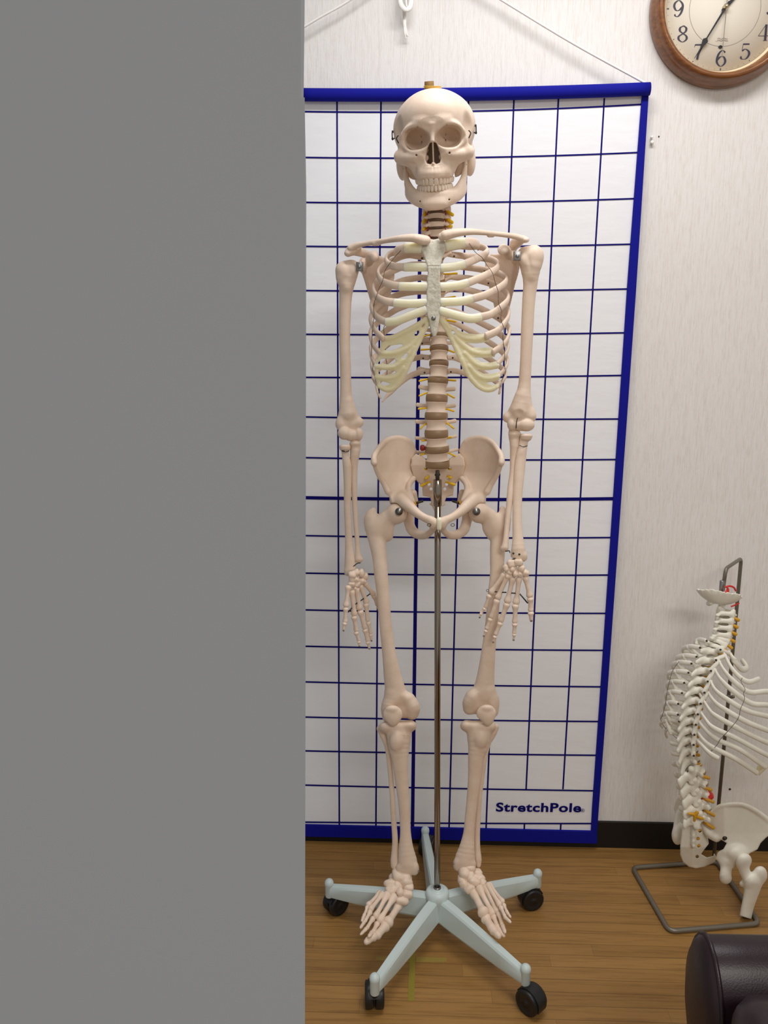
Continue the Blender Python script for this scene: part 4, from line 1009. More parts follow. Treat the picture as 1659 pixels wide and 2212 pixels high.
# ------------------------------------------------------------------ pelvis (traced on one side, mirrored about the midline)
MX = 945.6
il = [(893, 966), (886, 954), (873, 946.5), (862, 944), (851, 945), (838, 949), (826, 957), (816, 970), (808, 985), (805.5, 998), (810, 1015), (818, 1029), (825, 1040), (835, 1050), (839, 1066), (846, 1085), (858, 1098), (878, 1098), (888, 1086), (884, 1070), (881.5, 1058), (883, 1048), (890, 1041), (896, 1036), (893, 1026), (889, 1014), (887, 1004), (891, 992), (897, 980)]
def zil(X, Y):
    t = np.clip((X-806)/88., -.05, 1.1); top = -46+96*np.clip(t, 0, 1.1)**.62
    low = -16+26*t
    w_ = np.clip((Y-1015)/70., 0, 1); w_ = w_*w_*(3-2*w_)
    return top*(1-w_)+low*w_
def pelvis(sg):
    mx = (lambda x: x) if sg < 0 else (lambda x: 2*MX-x)
    def mp(p):
        fn, lo, hi = p
        if sg < 0: return p
        return (lambda X, Y, Z: fn(2*MX-X, Y, Z)), np.r_[2*MX-hi[0], lo[1:]], np.r_[2*MX-lo[0], hi[1:]]
    ops = [('+', plate(il, zil, lambda X, Y: 3.4+np.clip((Y-1020)/50., 0, 1)*8, 3, (-80, 90)), 0),
           ('+', tb([(895, 974, 52), (886, 955, 48), (870, 947, 40), (851, 946, 24), (832, 953, 4), (817, 970, -22), (808, 987, -42), (808, 1000, -48)], [5, 5.5, 5.5, 5.5, 5.5, 5.8, 6.2, 6]), 5),
           ('+', tb([(808, 998, -44), (819, 1028, -22), (830, 1046, -12), (838, 1062, -12)], [5.5, 5, 6, 7]), 6),
           ('+', tb([(893, 1034, 30), (884, 1046, 10), (883, 1060, 2), (890, 1082, -10)], [6, 6, 6, 7]), 7),
           ('+', ell((868, 1086, 6), (25, 25, 24)), 9),
           ('+', tb([(868, 1080, -10), (882, 1092, -26), (900, 1108, -42), (918, 1119, -54), (932, 1125, -60), (940, 1131, -62)], [15, 13, 9.5, 8.5, 9.5, 9]), 7),
           ('+', ell((934, 1131, -60), (9, 12, 9)), 5),
           ('+', tb([(880, 1104, 18), (883, 1126, 26), (889, 1144, 22), (902, 1154, 8), (918, 1156, -14), (931, 1148, -36), (938, 1138, -54)], [13, 11, 11, 10, 8.5, 7, 7]), 6),
           ('+', tb([(892, 1066, 36), (900, 1086, 42)], [9, 4]), 8),
           ('-', ell((856, 1110, -4), (25.5, 26, 27)), 3)]
    ops = [(m, mp(p), k) for m, p, k in ops]
    return bone_sdf('hip_bone', ops, BONE, SK, 1.3)
HIPL = pelvis(-1); HIPR = pelvis(1)
def zsac(X, Y): return 44+np.clip((Y-1005)/60., 0, 1)*26-np.clip((Y-1070)/36., 0, 1)*22+np.abs(X-945)*-.06
sac = [(889, 990), (898, 980), (914, 986), (926, 1000), (945, 1004), (964, 1000), (977, 986), (993, 979), (1002, 989), (1005, 1006), (1000, 1026), (990, 1040), (981, 1048), (979, 1070), (964, 1074), (960, 1086), (964, 1089), (956, 1094), (952, 1106), (944, 1110), (938, 1104), (934, 1094), (927, 1089), (932, 1085), (929, 1074), (913, 1071), (912, 1050), (903, 1042), (893, 1030), (888, 1008)]
ops = [('+', plate(sac, zsac, lambda X, Y: 13-np.clip((Y-1010)/70., 0, 1)*7, 4, (0, 100)), 0), ('+', ell((945, 1008, 40), (26, 12, 15)), 6)]
for x, y in ((920, 1013), (971, 1013), (924, 1030), (968, 1030), (927, 1046), (965, 1046), (931, 1056), (961, 1056)): ops.append(('-', tb([(x, y, 10), (x, y, 90)], 3.4), 2))
SAC = bone_sdf('sacrum', ops, BONE, SK, 1.2)
for (x0, y0), (x1, y1) in (((924, 1012), (914, 1015)), ((968, 1012), (976, 1016)), ((928, 1027), (920, 1034)), ((964, 1028), (974, 1032)), ((930, 1040), (910, 1049)), ((963, 1041), (982, 1047))):
    v, f = tube([S(x0, y0, 50), S((x0+x1)/2, (y0+y1)/2, 40), S(x1, y1, 38)], [.0019, .0026, .003], 8, ns=8); obj('nerve', v, f, NERVE, SAC, label='yellow nerve root')
v, f = rbox(S(948.5, 1131, -68), (.0048, .0068, .0125), .45); obj('pubic_disc', v, f, CART, SK, label='translucent pubic cartilage')
for x, y in ((927, 1134), (978, 1134)):
    pts = [S(x+4*math.cos(a), y+3*math.sin(a), -72) for a in np.linspace(0, 2*PI, 16, endpoint=False)]; v, f = sweep(pts, .0006, .0006, (0, 1, 0), 6, closed=True); obj('wire_loop', v, f, DARKM, SK)
for sg, hp in ((-1, HIPL), (1, HIPR)):
    q = (lambda x: x) if sg < 0 else (lambda x: 2*MX-x)
    v, f = tube([S(q(890), 1090, -6), S(q(914), 1082, -8)], .0026, 2, ns=10, round_=False); o = obj('hip_pin', v, f, DARKM, hp)
    v, f = lathe([(.006, -.002), (.0068, 0), (.006, .002)], S(q(897), 1087, -8), (1, 0, .3), 14); obj('washer', v, f, NERVE2, hp)
    v, f = lathe([(.0078, -.001), (.0078, .001), (.0035, .0012), (.0035, .003), (.002, .0034)], S(q(862), 1105, -31), (.1*sg, -1, .1), 18); obj('hip_washer', v, f, STEEL, SK, label='steel washer at the hip joint')

# ------------------------------------------------------------------ long bones
def BS(name, *prims, k=6, h=1.3):
    ops = []
    for p in prims:
        if p[0] == 'cut': ops.append(('-', p[1], p[2]))
        else: ops.append(('+', p[0], p[1] if len(p) > 1 else k))
    return bone_sdf(name, ops, BONE, SK, h)
# upper arms
BS('humerus', (tb([(751, 596, 8), (747, 633, 8), (745, 680, 8), (744.5, 740, 8), (746.5, 800, 8), (746.8, 831, 8), (748, 866, 8), (751, 892, 8)], [21, 14.5, 12.8, 11.6, 11.8, 12, 14, 18], (1, 1, .85)), 0),
   (ell((758, 578, 14), (19, 17, 20)), 9), (ell((741, 584, 6), (16.5, 20, 17)), 9), (ell((764, 585, 0), (9, 12, 9)), 7), (tb([(738, 602, 4), (748, 620, 2)], [11, 9]), 8), (tb([(748, 866, 8), (741, 892, 8), (736, 914, 8)], [10, 9, 9]), 5), (tb([(752, 866, 8), (762, 892, 10), (773, 911, 12)], [10, 9, 8]), 5), (ell((757, 908, 9), (17, 24, 8)), 5),
   (ell((736, 915, 8), (9.5, 13, 10)), 8), (ell((776, 912, 12), (9, 9, 8)), 7), (tb([(737, 920, 8), (760, 915, 10), (774, 914, 12)], [9, 8, 8]), 7),
   (ell((744, 936, 2), (14.5, 14, 13)), 4), (tb([(757, 940, 6), (761, 940, 6)], [13, 12]), 3), (ell((774.5, 938, 8), (10, 14, 13)), 3),
   ('cut', tb([(765.8, 925, -14), (766.4, 937, -16), (765.5, 951, -10)], 2.1), 1.5), ('cut', ell((760, 916, -14), (9, 8, 9)), 5), ('cut', ell((752, 598, -16), (4, 26, 4), rotm(rz=.15)), 5))
BS('humerus', (tb([(1145, 572, 8), (1146, 609, 8), (1142, 651, 8), (1139, 710, 8), (1136.5, 770, 8), (1133, 831, 8), (1129, 860, 8), (1124, 886, 8)], [23, 16, 14, 13.5, 12.8, 13.4, 18, 22], (1, 1, .8)), 0),
   (ell((1138, 549, 14), (20, 17, 20)), 9), (ell((1155, 554, 6), (20, 25, 18)), 9), (ell((1132, 562, 0), (9, 12, 9)), 7), (tb([(1153, 575, 4), (1148, 595, 4)], [14, 11]), 8), (tb([(1131, 850, 8), (1139, 876, 8), (1146, 897, 8)], [12, 11, 10]), 5), (tb([(1126, 856, 8), (1112, 882, 10), (1099, 900, 12)], [12, 10, 9]), 5), (ell((1122, 893, 9), (20, 24, 8)), 5),
   (ell((1146, 898, 8), (10.5, 16, 10)), 8), (ell((1096, 902, 12), (10, 10, 8)), 7), (tb([(1146, 900, 8), (1120, 898, 10), (1098, 902, 12)], [9, 9, 8]), 7),
   (ell((1137, 918, 2), (18, 14, 13)), 4), (tb([(1122, 919, 6), (1126, 919, 6)], [12, 12]), 3), (ell((1106.5, 917, 8), (11, 14, 13)), 3),
   ('cut', tb([(1117.5, 905, -14), (1115.6, 917, -16), (1114.5, 930, -10)], 2.1), 1.5), ('cut', ell((1121, 894, -14), (10, 9, 9)), 5), ('cut', ell((1143, 570, -16), (4, 28, 4), rotm(rz=-.12)), 5))
# forearms
BS('ulna', (tb([(768, 936, 26), (768, 956, 16), (767, 975, 10), (765, 1000, 10), (765, 1030, 10), (766, 1081, 10), (769, 1130, 10), (772, 1175, 10), (773.5, 1200, 10), (774.5, 1208, 10)], [10, 11, 11, 8.6, 7, 5.8, 5.4, 5.2, 7, 8.2]), 0), (ell((767, 958, 6), (12, 7, 9)), 5), (ell((780, 1209, 10), (4, 5, 5)), 4))
BS('radius', (tb([(745.5, 976, 2), (746.5, 988, 2), (750, 1005, 2), (751, 1050, 4), (750.5, 1096, 6), (752.5, 1141, 8), (754, 1180, 10), (756, 1212, 10), (756.5, 1230, 10)], [7.6, 7.8, 9.6, 8.4, 7.6, 7.6, 8.6, 11.6, 12.6], (1, 1, .9)), 0), (tb([(745, 965, 2), (745.2, 969, 2)], [12.8, 12], (1, .5, 1)), 3), (ell((750.5, 1236, 10), (6.5, 8, 8)), 5), ('cut', ell((745, 958, 2), (9, 4.5, 9)), 2), ('cut', ell((766, 1241, 10), (11, 8, 9)), 4))
BS('ulna', (tb([(1111, 916, 26), (1111, 938, 18), (1113, 958, 12), (1112, 985, 10), (1110, 1020, 2), (1104.5, 1051, -6), (1099, 1100, -18), (1095, 1140, -26), (1092.5, 1168, -32), (1090.5, 1183, -34)], [10, 13, 12, 10.5, 9.2, 8, 6.6, 6, 6.6, 8.4]), 0), (ell((1112, 938, 8), (14, 8, 9)), 5), (ell((1085, 1186, -34), (4, 5, 5)), 4))
BS('radius', (tb([(1131, 956, 2), (1129.5, 966, 0), (1125, 990, -2), (1121.5, 1020, -6), (1118, 1070, -14), (1117, 1120, -24), (1118.5, 1160, -32), (1119.5, 1186, -36), (1120, 1198, -36)], [9.6, 9.5, 11.5, 12, 10.4, 10, 11.5, 15, 17], (1, 1, .75)), 0), (tb([(1137, 942, 2), (1136, 947, 2)], [13.6, 12.4], (1, .55, 1)), 3), (ell((1132, 1203, -36), (7, 9.5, 8)), 5), ('cut', ell((1137.5, 936, 2), (9, 4.5, 9)), 2), ('cut', ell((1112, 1213, -36), (13, 8, 11)), 4))
for x, y, z in ((1109, 1195.5, -50), (1122, 1197.5, -50)): screw('screw', S(x, y, z), .0020, SK, m=DARKM)
for pts in ([(1092, 1191, -42), (1100, 1190, -44), (1101.5, 1194, -46)], [(764, 1223, -4), (772, 1217, -4), (778, 1216, 0)], [(1103, 1210, -44), (1112, 1206.5, -46), (1122, 1209, -44), (1126, 1217, -40)], [(1105, 1212, -42), (1114, 1208, -42), (1124, 1213, -42)], [(757, 1243, 0), (764, 1234, 0), (772, 1231.5, 0), (775, 1233, 2)]):
    wire(pts, .0011, SK, 'wrist_wire', 16, DARKM)
wire([(744, 974.5, -12), (738, 974, -4), (746, 976, -12), (754, 974, -6)], .0008, SK, 'elbow_wire', 12, DARKM)
wire([(1122, 962, -12), (1130, 965, -14), (1139, 963, -8)], .0008, SK, 'elbow_wire', 12, DARKM)
wire([(1118, 903, -14), (1115.8, 912, -17), (1114.8, 925, -14)], .0010, SK, 'elbow_wire', 12, DARKM)
# thighs
BS('femur', (tb([(808, 1142, 6), (815, 1171, 2), (820, 1205, -4), (823, 1240, -8), (828, 1290, -12), (832.5, 1345, -12), (840, 1408, -10), (848, 1462, -4), (854, 1490, 0)], [19, 18.2, 15.6, 14.8, 13.6, 13.4, 14.6, 19, 22], (1, 1, .85)), 0),
   (ell((803, 1124, 10), (17, 21, 18)), 9), (tb([(803, 1108, 12), (806, 1103, 16)], [9, 7]), 6), (tb([(812, 1140, 4), (832, 1122, -2), (850, 1112, -4)], [17, 17, 19], (1, 1, .8)), 9), (ell((857, 1109, -4), (22.5, 23, 23)), 6), (ell((837, 1157, 8), (12, 13, 11)), 7), (ell((826, 1141, 2), (25, 22, 14)), 10),
   (tb([(846, 1500, 2), (842, 1528, 6), (843, 1546, 8)], [15, 19, 18], (1, 1, 1.2)), 8), (tb([(882, 1512, 2), (890, 1528, 4), (890, 1540, 8)], [16, 17.5, 15], (1, 1, 1.25)), 7), (ell((862, 1508, 0), (26, 18, 18)), 8), (ell((866, 1534, 8), (26, 18, 18)), 7), ('cut', ell((867, 1530, -26), (6, 24, 12)), 8))
BS('femur', (tb([(1082, 1144, 6), (1076, 1171, 2), (1074, 1210, -4), (1073.5, 1240, -8), (1067, 1290, -12), (1062, 1345, -12), (1055, 1408, -10), (1049, 1462, -4), (1046, 1485, 0)], [19, 17, 15.6, 15, 14, 13.6, 15.2, 19, 22.5], (1, 1, .85)), 0),
   (ell((1088, 1122, 10), (16, 21, 18)), 9), (tb([(1088, 1106, 12), (1085, 1100, 16)], [9, 7]), 6), (tb([(1079, 1140, 4), (1061, 1120, -2), (1044, 1109, -4)], [17, 17, 19], (1, 1, .8)), 9), (ell((1034.5, 1107, -4), (22.5, 23, 23)), 6), (ell((1062, 1153, 8), (11, 13, 11)), 7), (ell((1066, 1139, 2), (24, 22, 14)), 10),
   (tb([(1056, 1496, 2), (1063, 1514, 6), (1062, 1536, 8)], [15, 16, 15], (1, 1, 1.2)), 8), (tb([(1022, 1508, 2), (1016, 1518, 4), (1014, 1530, 8)], [18, 17, 14], (1, 1, 1.25)), 7), (ell((1036, 1503, 0), (26, 18, 18)), 8), (ell((1037, 1526, 8), (26, 18, 18)), 7), ('cut', ell((1036, 1524, -26), (6, 24, 12)), 8))
BS('patella', (ell((848.5, 1543, -24), (21, 19, 10)), 0), (ell((850, 1558, -24), (10, 11, 7)), 9), (ell((846, 1532, -27), (12, 7, 8)), 5), k=4)
BS('patella', (ell((1050.5, 1541, -24), (21.5, 18, 10)), 0), (ell((1055, 1556, -24), (10, 12, 7)), 9), (ell((1052, 1530, -27), (12, 7, 8)), 5), k=4)
# shins
BS('tibia', (tb([(862, 1590, 6), (862, 1614, 4), (864, 1640, 4), (867, 1679, 6), (871.5, 1725, 8), (874.5, 1765, 10), (876, 1800, 12), (877, 1832, 14), (880, 1856, 16), (881, 1868, 16)], [27, 22.5, 18, 15, 12.5, 11.6, 11.8, 16, 20, 21], (1, 1, .85)), 0),
   (tb([(833, 1571, 6), (862, 1570, 8), (886, 1568, 6)], [14, 14, 14], (1, .9, 1.5)), 7), (ell((855, 1602, -14), (13, 19, 10)), 8), (ell((896, 1878, 14), (9, 13, 12)), 7), (tb([(864, 1876, 14), (884, 1880, 14)], [9, 10]), 6), ('cut', ell((874, 1896, 14), (13, 9, 18)), 4))
BS('tibia', (tb([(1035, 1586, 6), (1033, 1612, 4), (1028, 1640, 4), (1025.5, 1679, 6), (1020.5, 1725, 8), (1016, 1765, 10), (1013, 1800, 12), (1008.5, 1832, 14), (1005, 1852, 16), (1004, 1862, 16)], [27, 22, 17, 14.6, 12.5, 11.8, 12.4, 17, 21.5, 22], (1, 1, .85)), 0),
   (tb([(1008, 1568, 6), (1034, 1570, 8), (1058, 1570, 6)], [14, 14, 14], (1, .9, 1.5)), 7), (ell((1039, 1599, -14), (12, 16, 10)), 8), (ell((988, 1868, 14), (9, 13, 12)), 7), (tb([(996, 1872, 14), (1018, 1868, 14)], [9, 10]), 6), ('cut', ell((1008, 1887, 14), (13, 9, 18)), 4))
BS('fibula', (tb([(823, 1574, 22), (828, 1589, 22), (834, 1605, 22), (840, 1635, 22), (846, 1700, 24), (850, 1765, 24), (853.5, 1814, 26), (853, 1845, 26), (852.5, 1866, 24), (855, 1880, 22)], [9.5, 7.5, 6, 5.8, 5.6, 5.8, 6.4, 8, 9.4, 5]), 0))
BS('fibula', (tb([(1069, 1571, 22), (1064, 1588, 22), (1055, 1604, 22), (1047.5, 1635, 22), (1041, 1680, 24), (1036, 1722, 24), (1031.5, 1787, 26), (1031, 1830, 26), (1033, 1855, 24), (1034, 1869, 22)], [9, 7, 6, 5.6, 5.4, 5.4, 5.8, 6.4, 7.6, 5]), 0))
screw('screw', S(904.5, 1882, 6), .0018, SK, m=STEEL); screw('screw', S(979.5, 1866, 6), .0018, SK, m=STEEL)

# ------------------------------------------------------------------ hands and feet
def blob(name, x, y, z, r, par, sq=(1, 1, 1), seed=0):
    rnd = random.Random(int(x*7+y*13)+seed)
    s_ = r*mpp(x, y, D(z)); h_ = np.array([s_*sq[0]*rnd.uniform(.92, 1.1), s_*sq[1]*rnd.uniform(.9, 1.05), s_*sq[2]*rnd.uniform(.92, 1.1)])
    v, f = rbox((0, 0, 0), h_, .78, rotm(rnd.uniform(-.5, .5), rnd.uniform(-.6, .6), rnd.uniform(-.5, .5)), 18, 12)
    u = v/np.linalg.norm(v, axis=1)[:, None]
    k = 1+.07*np.sin(u[:, 0]*4+rnd.uniform(0, 6))+.07*np.sin(u[:, 1]*5+u[:, 2]*3+rnd.uniform(0, 6))
    return obj(name, v*k[:, None]+S(x, y, z), f, BONE, par)
def shaft(name, a, b, rm, r0, r1, par, z0, z1, bow=0.0, tip=False):
    A_, B_ = np.array(S(a[0], a[1], z0)), np.array(S(b[0], b[1], z1)); m_ = mpp(a[0], a[1], D(z0))
    n = 15; t = np.linspace(0, 1, n)
    p = A_+np.outer(t, B_-A_); L = np.linalg.norm(B_-A_); nrm = np.cross((B_-A_)/L, [0, 0, 1.]) ; p = p+np.outer(np.sin(t*PI)*bow*L, [0, -1, .2])
    r = rm+(r0-rm)*np.exp(-(t/.2)**2)+(r1-rm)*np.exp(-((1-t)/.17)**2)
    if tip: r = rm+(r0-rm)*np.exp(-(t/.25)**2)+(r1-rm)*np.exp(-((1-t)/.12)**2)
    r = r*m_*1.07
    pp, ra, rb_ = dome(p, r, r*.92)
    v, f = sweep(pp, ra, rb_, (0, -1, .01), 12); return obj(name, v, f, BONE, par)
def hand(carp, digits, zf, name='hand'):
    x, y, r = carp[0]; base_o = blob(name, x, y, zf(x), r, SK)
    for x, y, r in carp[1:]: blob('carpal', x, y, zf(x), r, base_o)
    for dg in digits:
        for i, (a, b, rm, r0, r1) in enumerate(dg):
            last = i == len(dg)-1
            shaft('metacarpal' if i == 0 else 'phalanx', a, b, rm, r0, r1, base_o, zf(a[0])-2*i, zf(b[0])-2*i, .02 if i == 0 else .03, last)
        e = dg[-1][1]; pts = [S(e[0]+1.6*math.cos(q), e[1]+.5+1.2*math.sin(q), zf(e[0])-9) for q in np.linspace(0, 2*PI, 10, endpoint=False)]
        v, f = sweep(pts, .00045, .00045, (0, 1, 0), 5, closed=True); obj('wire_loop', v, f, DARKM, base_o)
    return base_o
zLh = lambda x: -26+(x-745)*.75
HL = hand([(768, 1252, 8), (760.7, 1242, 8), (769, 1237, 7.5), (780, 1238, 8), (789, 1245, 7.5), (761, 1252, 7), (759.5, 1262, 7.5), (770.5, 1262, 7), (780, 1255, 8), (786, 1256, 6), (767, 1271, 5.5)],
  [[((752.5, 1269), (747.7, 1307), 4.2, 6.6, 6.6), ((747, 1315.5), (745.8, 1342), 3.8, 6, 5.2), ((744.5, 1347.5), (742, 1362), 2.6, 4.8, 2)],
   [((760, 1278), (765, 1326), 4.4, 6.5, 6.6), ((765, 1334), (769.4, 1361), 4, 6.2, 5), ((769.4, 1367.5), (774.6, 1382), 3.2, 5, 4), ((775, 1387), (776.5, 1396), 2.2, 3.8, 1.6)],
   [((770, 1273), (776, 1312.5), 4.8, 6.6, 7), ((778.5, 1322), (787.6, 1355), 4.4, 6.8, 5.4), ((788.6, 1362), (794, 1382), 4, 5.6, 5), ((794.6, 1388), (798, 1401), 2.4, 4.6, 2.6)],
   [((779, 1266), (791, 1299.5), 4.6, 6, 6.8), ((791, 1306.5), (794.4, 1339), 4.2, 6.4, 4.8), ((796.2, 1345.5), (800.6, 1367), 3.4, 5, 4.2), ((801, 1372), (802.5, 1384), 2.4, 4, 1.6)],
   [((789, 1261), (806, 1282.5), 4.4, 5.6, 6.2), ((808.5, 1288.5), (815, 1306), 3.8, 5.6, 4.4), ((817, 1311), (822, 1326), 3, 4.2, 3.6), ((823, 1330), (826, 1340), 2, 3.2, 1.4)]], zLh)
for a, b in (((752, 1322.5), (760, 1313)), ((765, 1307), (771.6, 1302.5)), ((778.5, 1298), (785.7, 1293)), ((791.5, 1288.5), (799, 1283))):
    v, f = tube([S(a[0], a[1], zLh(a[0])-3), S(b[0], b[1], zLh(b[0])-3)], .0013, 2, ns=8, round_=False); obj('finger_spring', v, f, DARKM, HL)
zRh = lambda x: -52+(1145-x)*.12
HR = hand([(1107, 1228, 9), (1104.5, 1217.5, 9.5), (1119, 1215, 9), (1093.5, 1227, 8.5), (1100, 1234, 8), (1113, 1238, 8), (1126.4, 1228.5, 8.5), (1135.4, 1238, 7.8), (1124, 1240, 7.5), (1098, 1243, 8)],
  [[((1135.5, 1249), (1144.3, 1286), 4.6, 6.8, 7.2), ((1145.6, 1294.5), (1146.6, 1317), 4.6, 7, 6), ((1146.7, 1325), (1147.8, 1341), 4, 6.4, 3.2)],
   [((1121, 1251), (1115, 1300.5), 4.6, 6.4, 7.6), ((1113.4, 1309), (1112, 1342.5), 4.6, 7.4, 6), ((1112, 1349.5), (1110.6, 1366), 3.8, 6, 4.6), ((1110.6, 1371.5), (1109.4, 1382.6), 2.2, 4.2, 2.4)],
   [((1107, 1251), (1096.5, 1297.5), 4.8, 7, 7.8), ((1094.7, 1306.5), (1082.4, 1340), 4.8, 7.2, 6), ((1080, 1347.5), (1071.4, 1369), 4, 6, 4.8), ((1068.8, 1376), (1065.4, 1387), 2.4, 4.6, 2.4)],
   [((1094, 1248), (1075.8, 1289.5), 4.8, 6.4, 7.4), ((1073, 1298.5), (1061.4, 1332), 4.6, 7, 5.4), ((1058.6, 1338.5), (1052.2, 1356.5), 3.8, 5.4, 4.8), ((1049.5, 1363.5), (1045, 1373.6), 2.2, 4.4, 2.4)],
   [((1088, 1242), (1062, 1278.5), 4.6, 6, 6.8), ((1056.5, 1288), (1048.8, 1310.5), 3.8, 5.8, 4.2), ((1046, 1315.5), (1040, 1323.5), 2.8, 4, 3.6), ((1039, 1326.5), (1036, 1333.5), 1.8, 3.2, 1.4)]], zRh)
for a, b in (((1069, 1278.2), (1074, 1278.2)), ((1083, 1279.6), (1094, 1279.6)), ((1102.5, 1281), (1114, 1281.5)), ((1123, 1283), (1140, 1303))):
    v, f = tube([S(a[0], a[1], zRh(a[0])-3), S(b[0], b[1], zRh(b[0])-3)], .0014, 2, ns=8, round_=False); obj('finger_spring', v, f, DARKM, HR)
pts = [S(1053.2+2.6*math.cos(q), 1275.7+2.6*math.sin(q), -50) for q in np.linspace(0, 2*PI, 14, endpoint=False)]; v, f = sweep(pts, .0005, .0005, (0, 1, 0), 5, closed=True); obj('wire_loop', v, f, DARKM, HR)
def foot(tars, digits, name='foot'):
    x, y, z, r, sq = tars[0]; base_o = blob(name, x, y, z, r, SK, sq)
    for x, y, z, r, sq in tars[1:]: blob('tarsal', x, y, z, r, base_o, sq)
    for zz, dg in digits:
        for i, (a, b, rm, r0, r1) in enumerate(dg):
            shaft('metatarsal' if i == 0 else 'phalanx', a, b, rm, r0, r1, base_o, zz[i][0], zz[i][1], .03 if i == 0 else 0, i == len(dg)-1)
    return base_o
o1 = (1, 1, 1); wd = (1.25, 1, .85)
ZT = [(-26, -84), (-90, -118), (-122, -142)]
foot([(876, 1903, 4, 15, o1), (868, 1890, 14, 16, wd), (853, 1896, 24, 12, o1), (845, 1910, 0, 12, wd), (860, 1914, -4, 11, o1), (882, 1917, -8, 11, o1), (846, 1922, -14, 10.5, wd), (864, 1926, -20, 9.5, o1), (880, 1932, -18, 10.5, o1), (869.5, 1944, -26, 11, wd)],
  [(ZT, [((861, 1956), (838.5, 1992), 7, 10.5, 12), ((831.6, 2001.5), (815, 2020), 8.2, 12, 9.5), ((806, 2023), (791, 2035), 7.5, 10.5, 6)]),
   (ZT, [((851, 1937), (820.5, 1987), 4.8, 9, 8.4), ((814, 1996.5), (806.8, 2012), 4.6, 7, 5.4), ((803, 2015), (797, 2023), 4.5, 5.5, 3)]),
   (ZT, [((836, 1933), (811.6, 1978.5), 4.6, 8.4, 7), ((804.5, 1985), (793.5, 2003.5), 4, 6.6, 4.4), ((790, 2007), (779.5, 2018), 3.6, 4.6, 2.6)]),
   (ZT, [((825, 1932), (800.8, 1963.5), 4.2, 7.4, 6.4), ((799, 1971), (789, 1989.5), 3.6, 6.2, 4), ((786, 1993), (779, 2004), 3.4, 4.2, 2.6)]),
   ([(-20, -70), (-76, -100), (-104, -118)], [((819, 1930), (796, 1954), 4, 7, 6), ((793.6, 1961), (786.4, 1978), 3.2, 5.4, 4), ((784.6, 1982), (782, 1989), 3, 4, 2.6)])])
foot([(1004, 1882, 6, 15, o1), (1008, 1872, 14, 15, wd), (1031, 1886, 16, 10, o1), (1015.7, 1893, 0, 11, o1), (1000, 1900, 0, 12, o1), (1034, 1898, 0, 11, wd), (1024, 1905, -12, 10.5, o1), (1014, 1918, -20, 11, wd), (1042, 1906, -12, 8.5, o1), (1002, 1908, -8, 10.5, o1)],
  [(ZT, [((1024, 1929), (1044, 1970.5), 7, 10.5, 12.5), ((1050, 1984.5), (1062, 2004), 8.4, 12, 9), ((1066, 2010), (1078, 2022), 7.6, 9.5, 6)]),
   (ZT, [((1035.6, 1919), (1063.6, 1972.5), 5, 9, 8.4), ((1066.5, 1981), (1074.5, 2002), 4.6, 7, 5.4), ((1077, 2007), (1089, 2022), 4.6, 5.5, 3)]),
   (ZT, [((1049, 1916.5), (1073, 1966.5), 4.6, 7.5, 6.6), ((1077.5, 1974), (1084.4, 1996), 3.8, 6, 4.4), ((1086, 2000), (1091, 2014), 4.2, 5, 3)]),
   (ZT, [((1054, 1912.5), (1078.6, 1953.5), 4.2, 6.6, 6), ((1082.5, 1961.5), (1090, 1978), 3.6, 5.6, 4), ((1091.5, 1982), (1102.5, 1992), 3.6, 4.4, 2.6)]),
   ([(-20, -70), (-76, -100), (-104, -118)], [((1058, 1911.5), (1085, 1947.5), 4, 6.4, 6.2), ((1088.6, 1956), (1095, 1970), 3.2, 5.2, 4), ((1096.6, 1973), (1102.5, 1981), 3, 4, 2.4)])])
# ------------------------------------------------------------------ rolling stand under the skeleton
CT = [PF(809.5, 2143, .054), PF(1134.5, 2122.5, .054), PF(1160.5, 1912, .054), PF(918.7, 1792, .088), PF(711.5, 1933.5, .054)]   # foot of each end cap
WP = [PF(809, 2172), PF(1143, 2180), PF(1149, 1957), PF(925, 1847), PF(726, 1969)]                                                  # where each wheel stands
HUB = np.mean(CT, axis=0); HUB[0] = P(945, 1910, HUB[1])[0]
ST = empty('rolling_stand', (HUB[0], HUB[1], 0), 'pale grey-green five-legged rolling stand with black casters and a chrome pole', 'stand')
def at(x, y, z): return np.array([HUB[0]+x, HUB[1]+y, z])
v, f = lathe([(.019, .044), (.0245, .047), (.0255, .056), (.0255, .092), (.0265, .094), (.0265, .106), (.0245, .1125), (.019, .1155), (.012, .116), (.0115, .119), (.008, .119)], at(0, 0, 0), (0, 0, 1), 48); obj('hub', v, f, BASEG, ST)
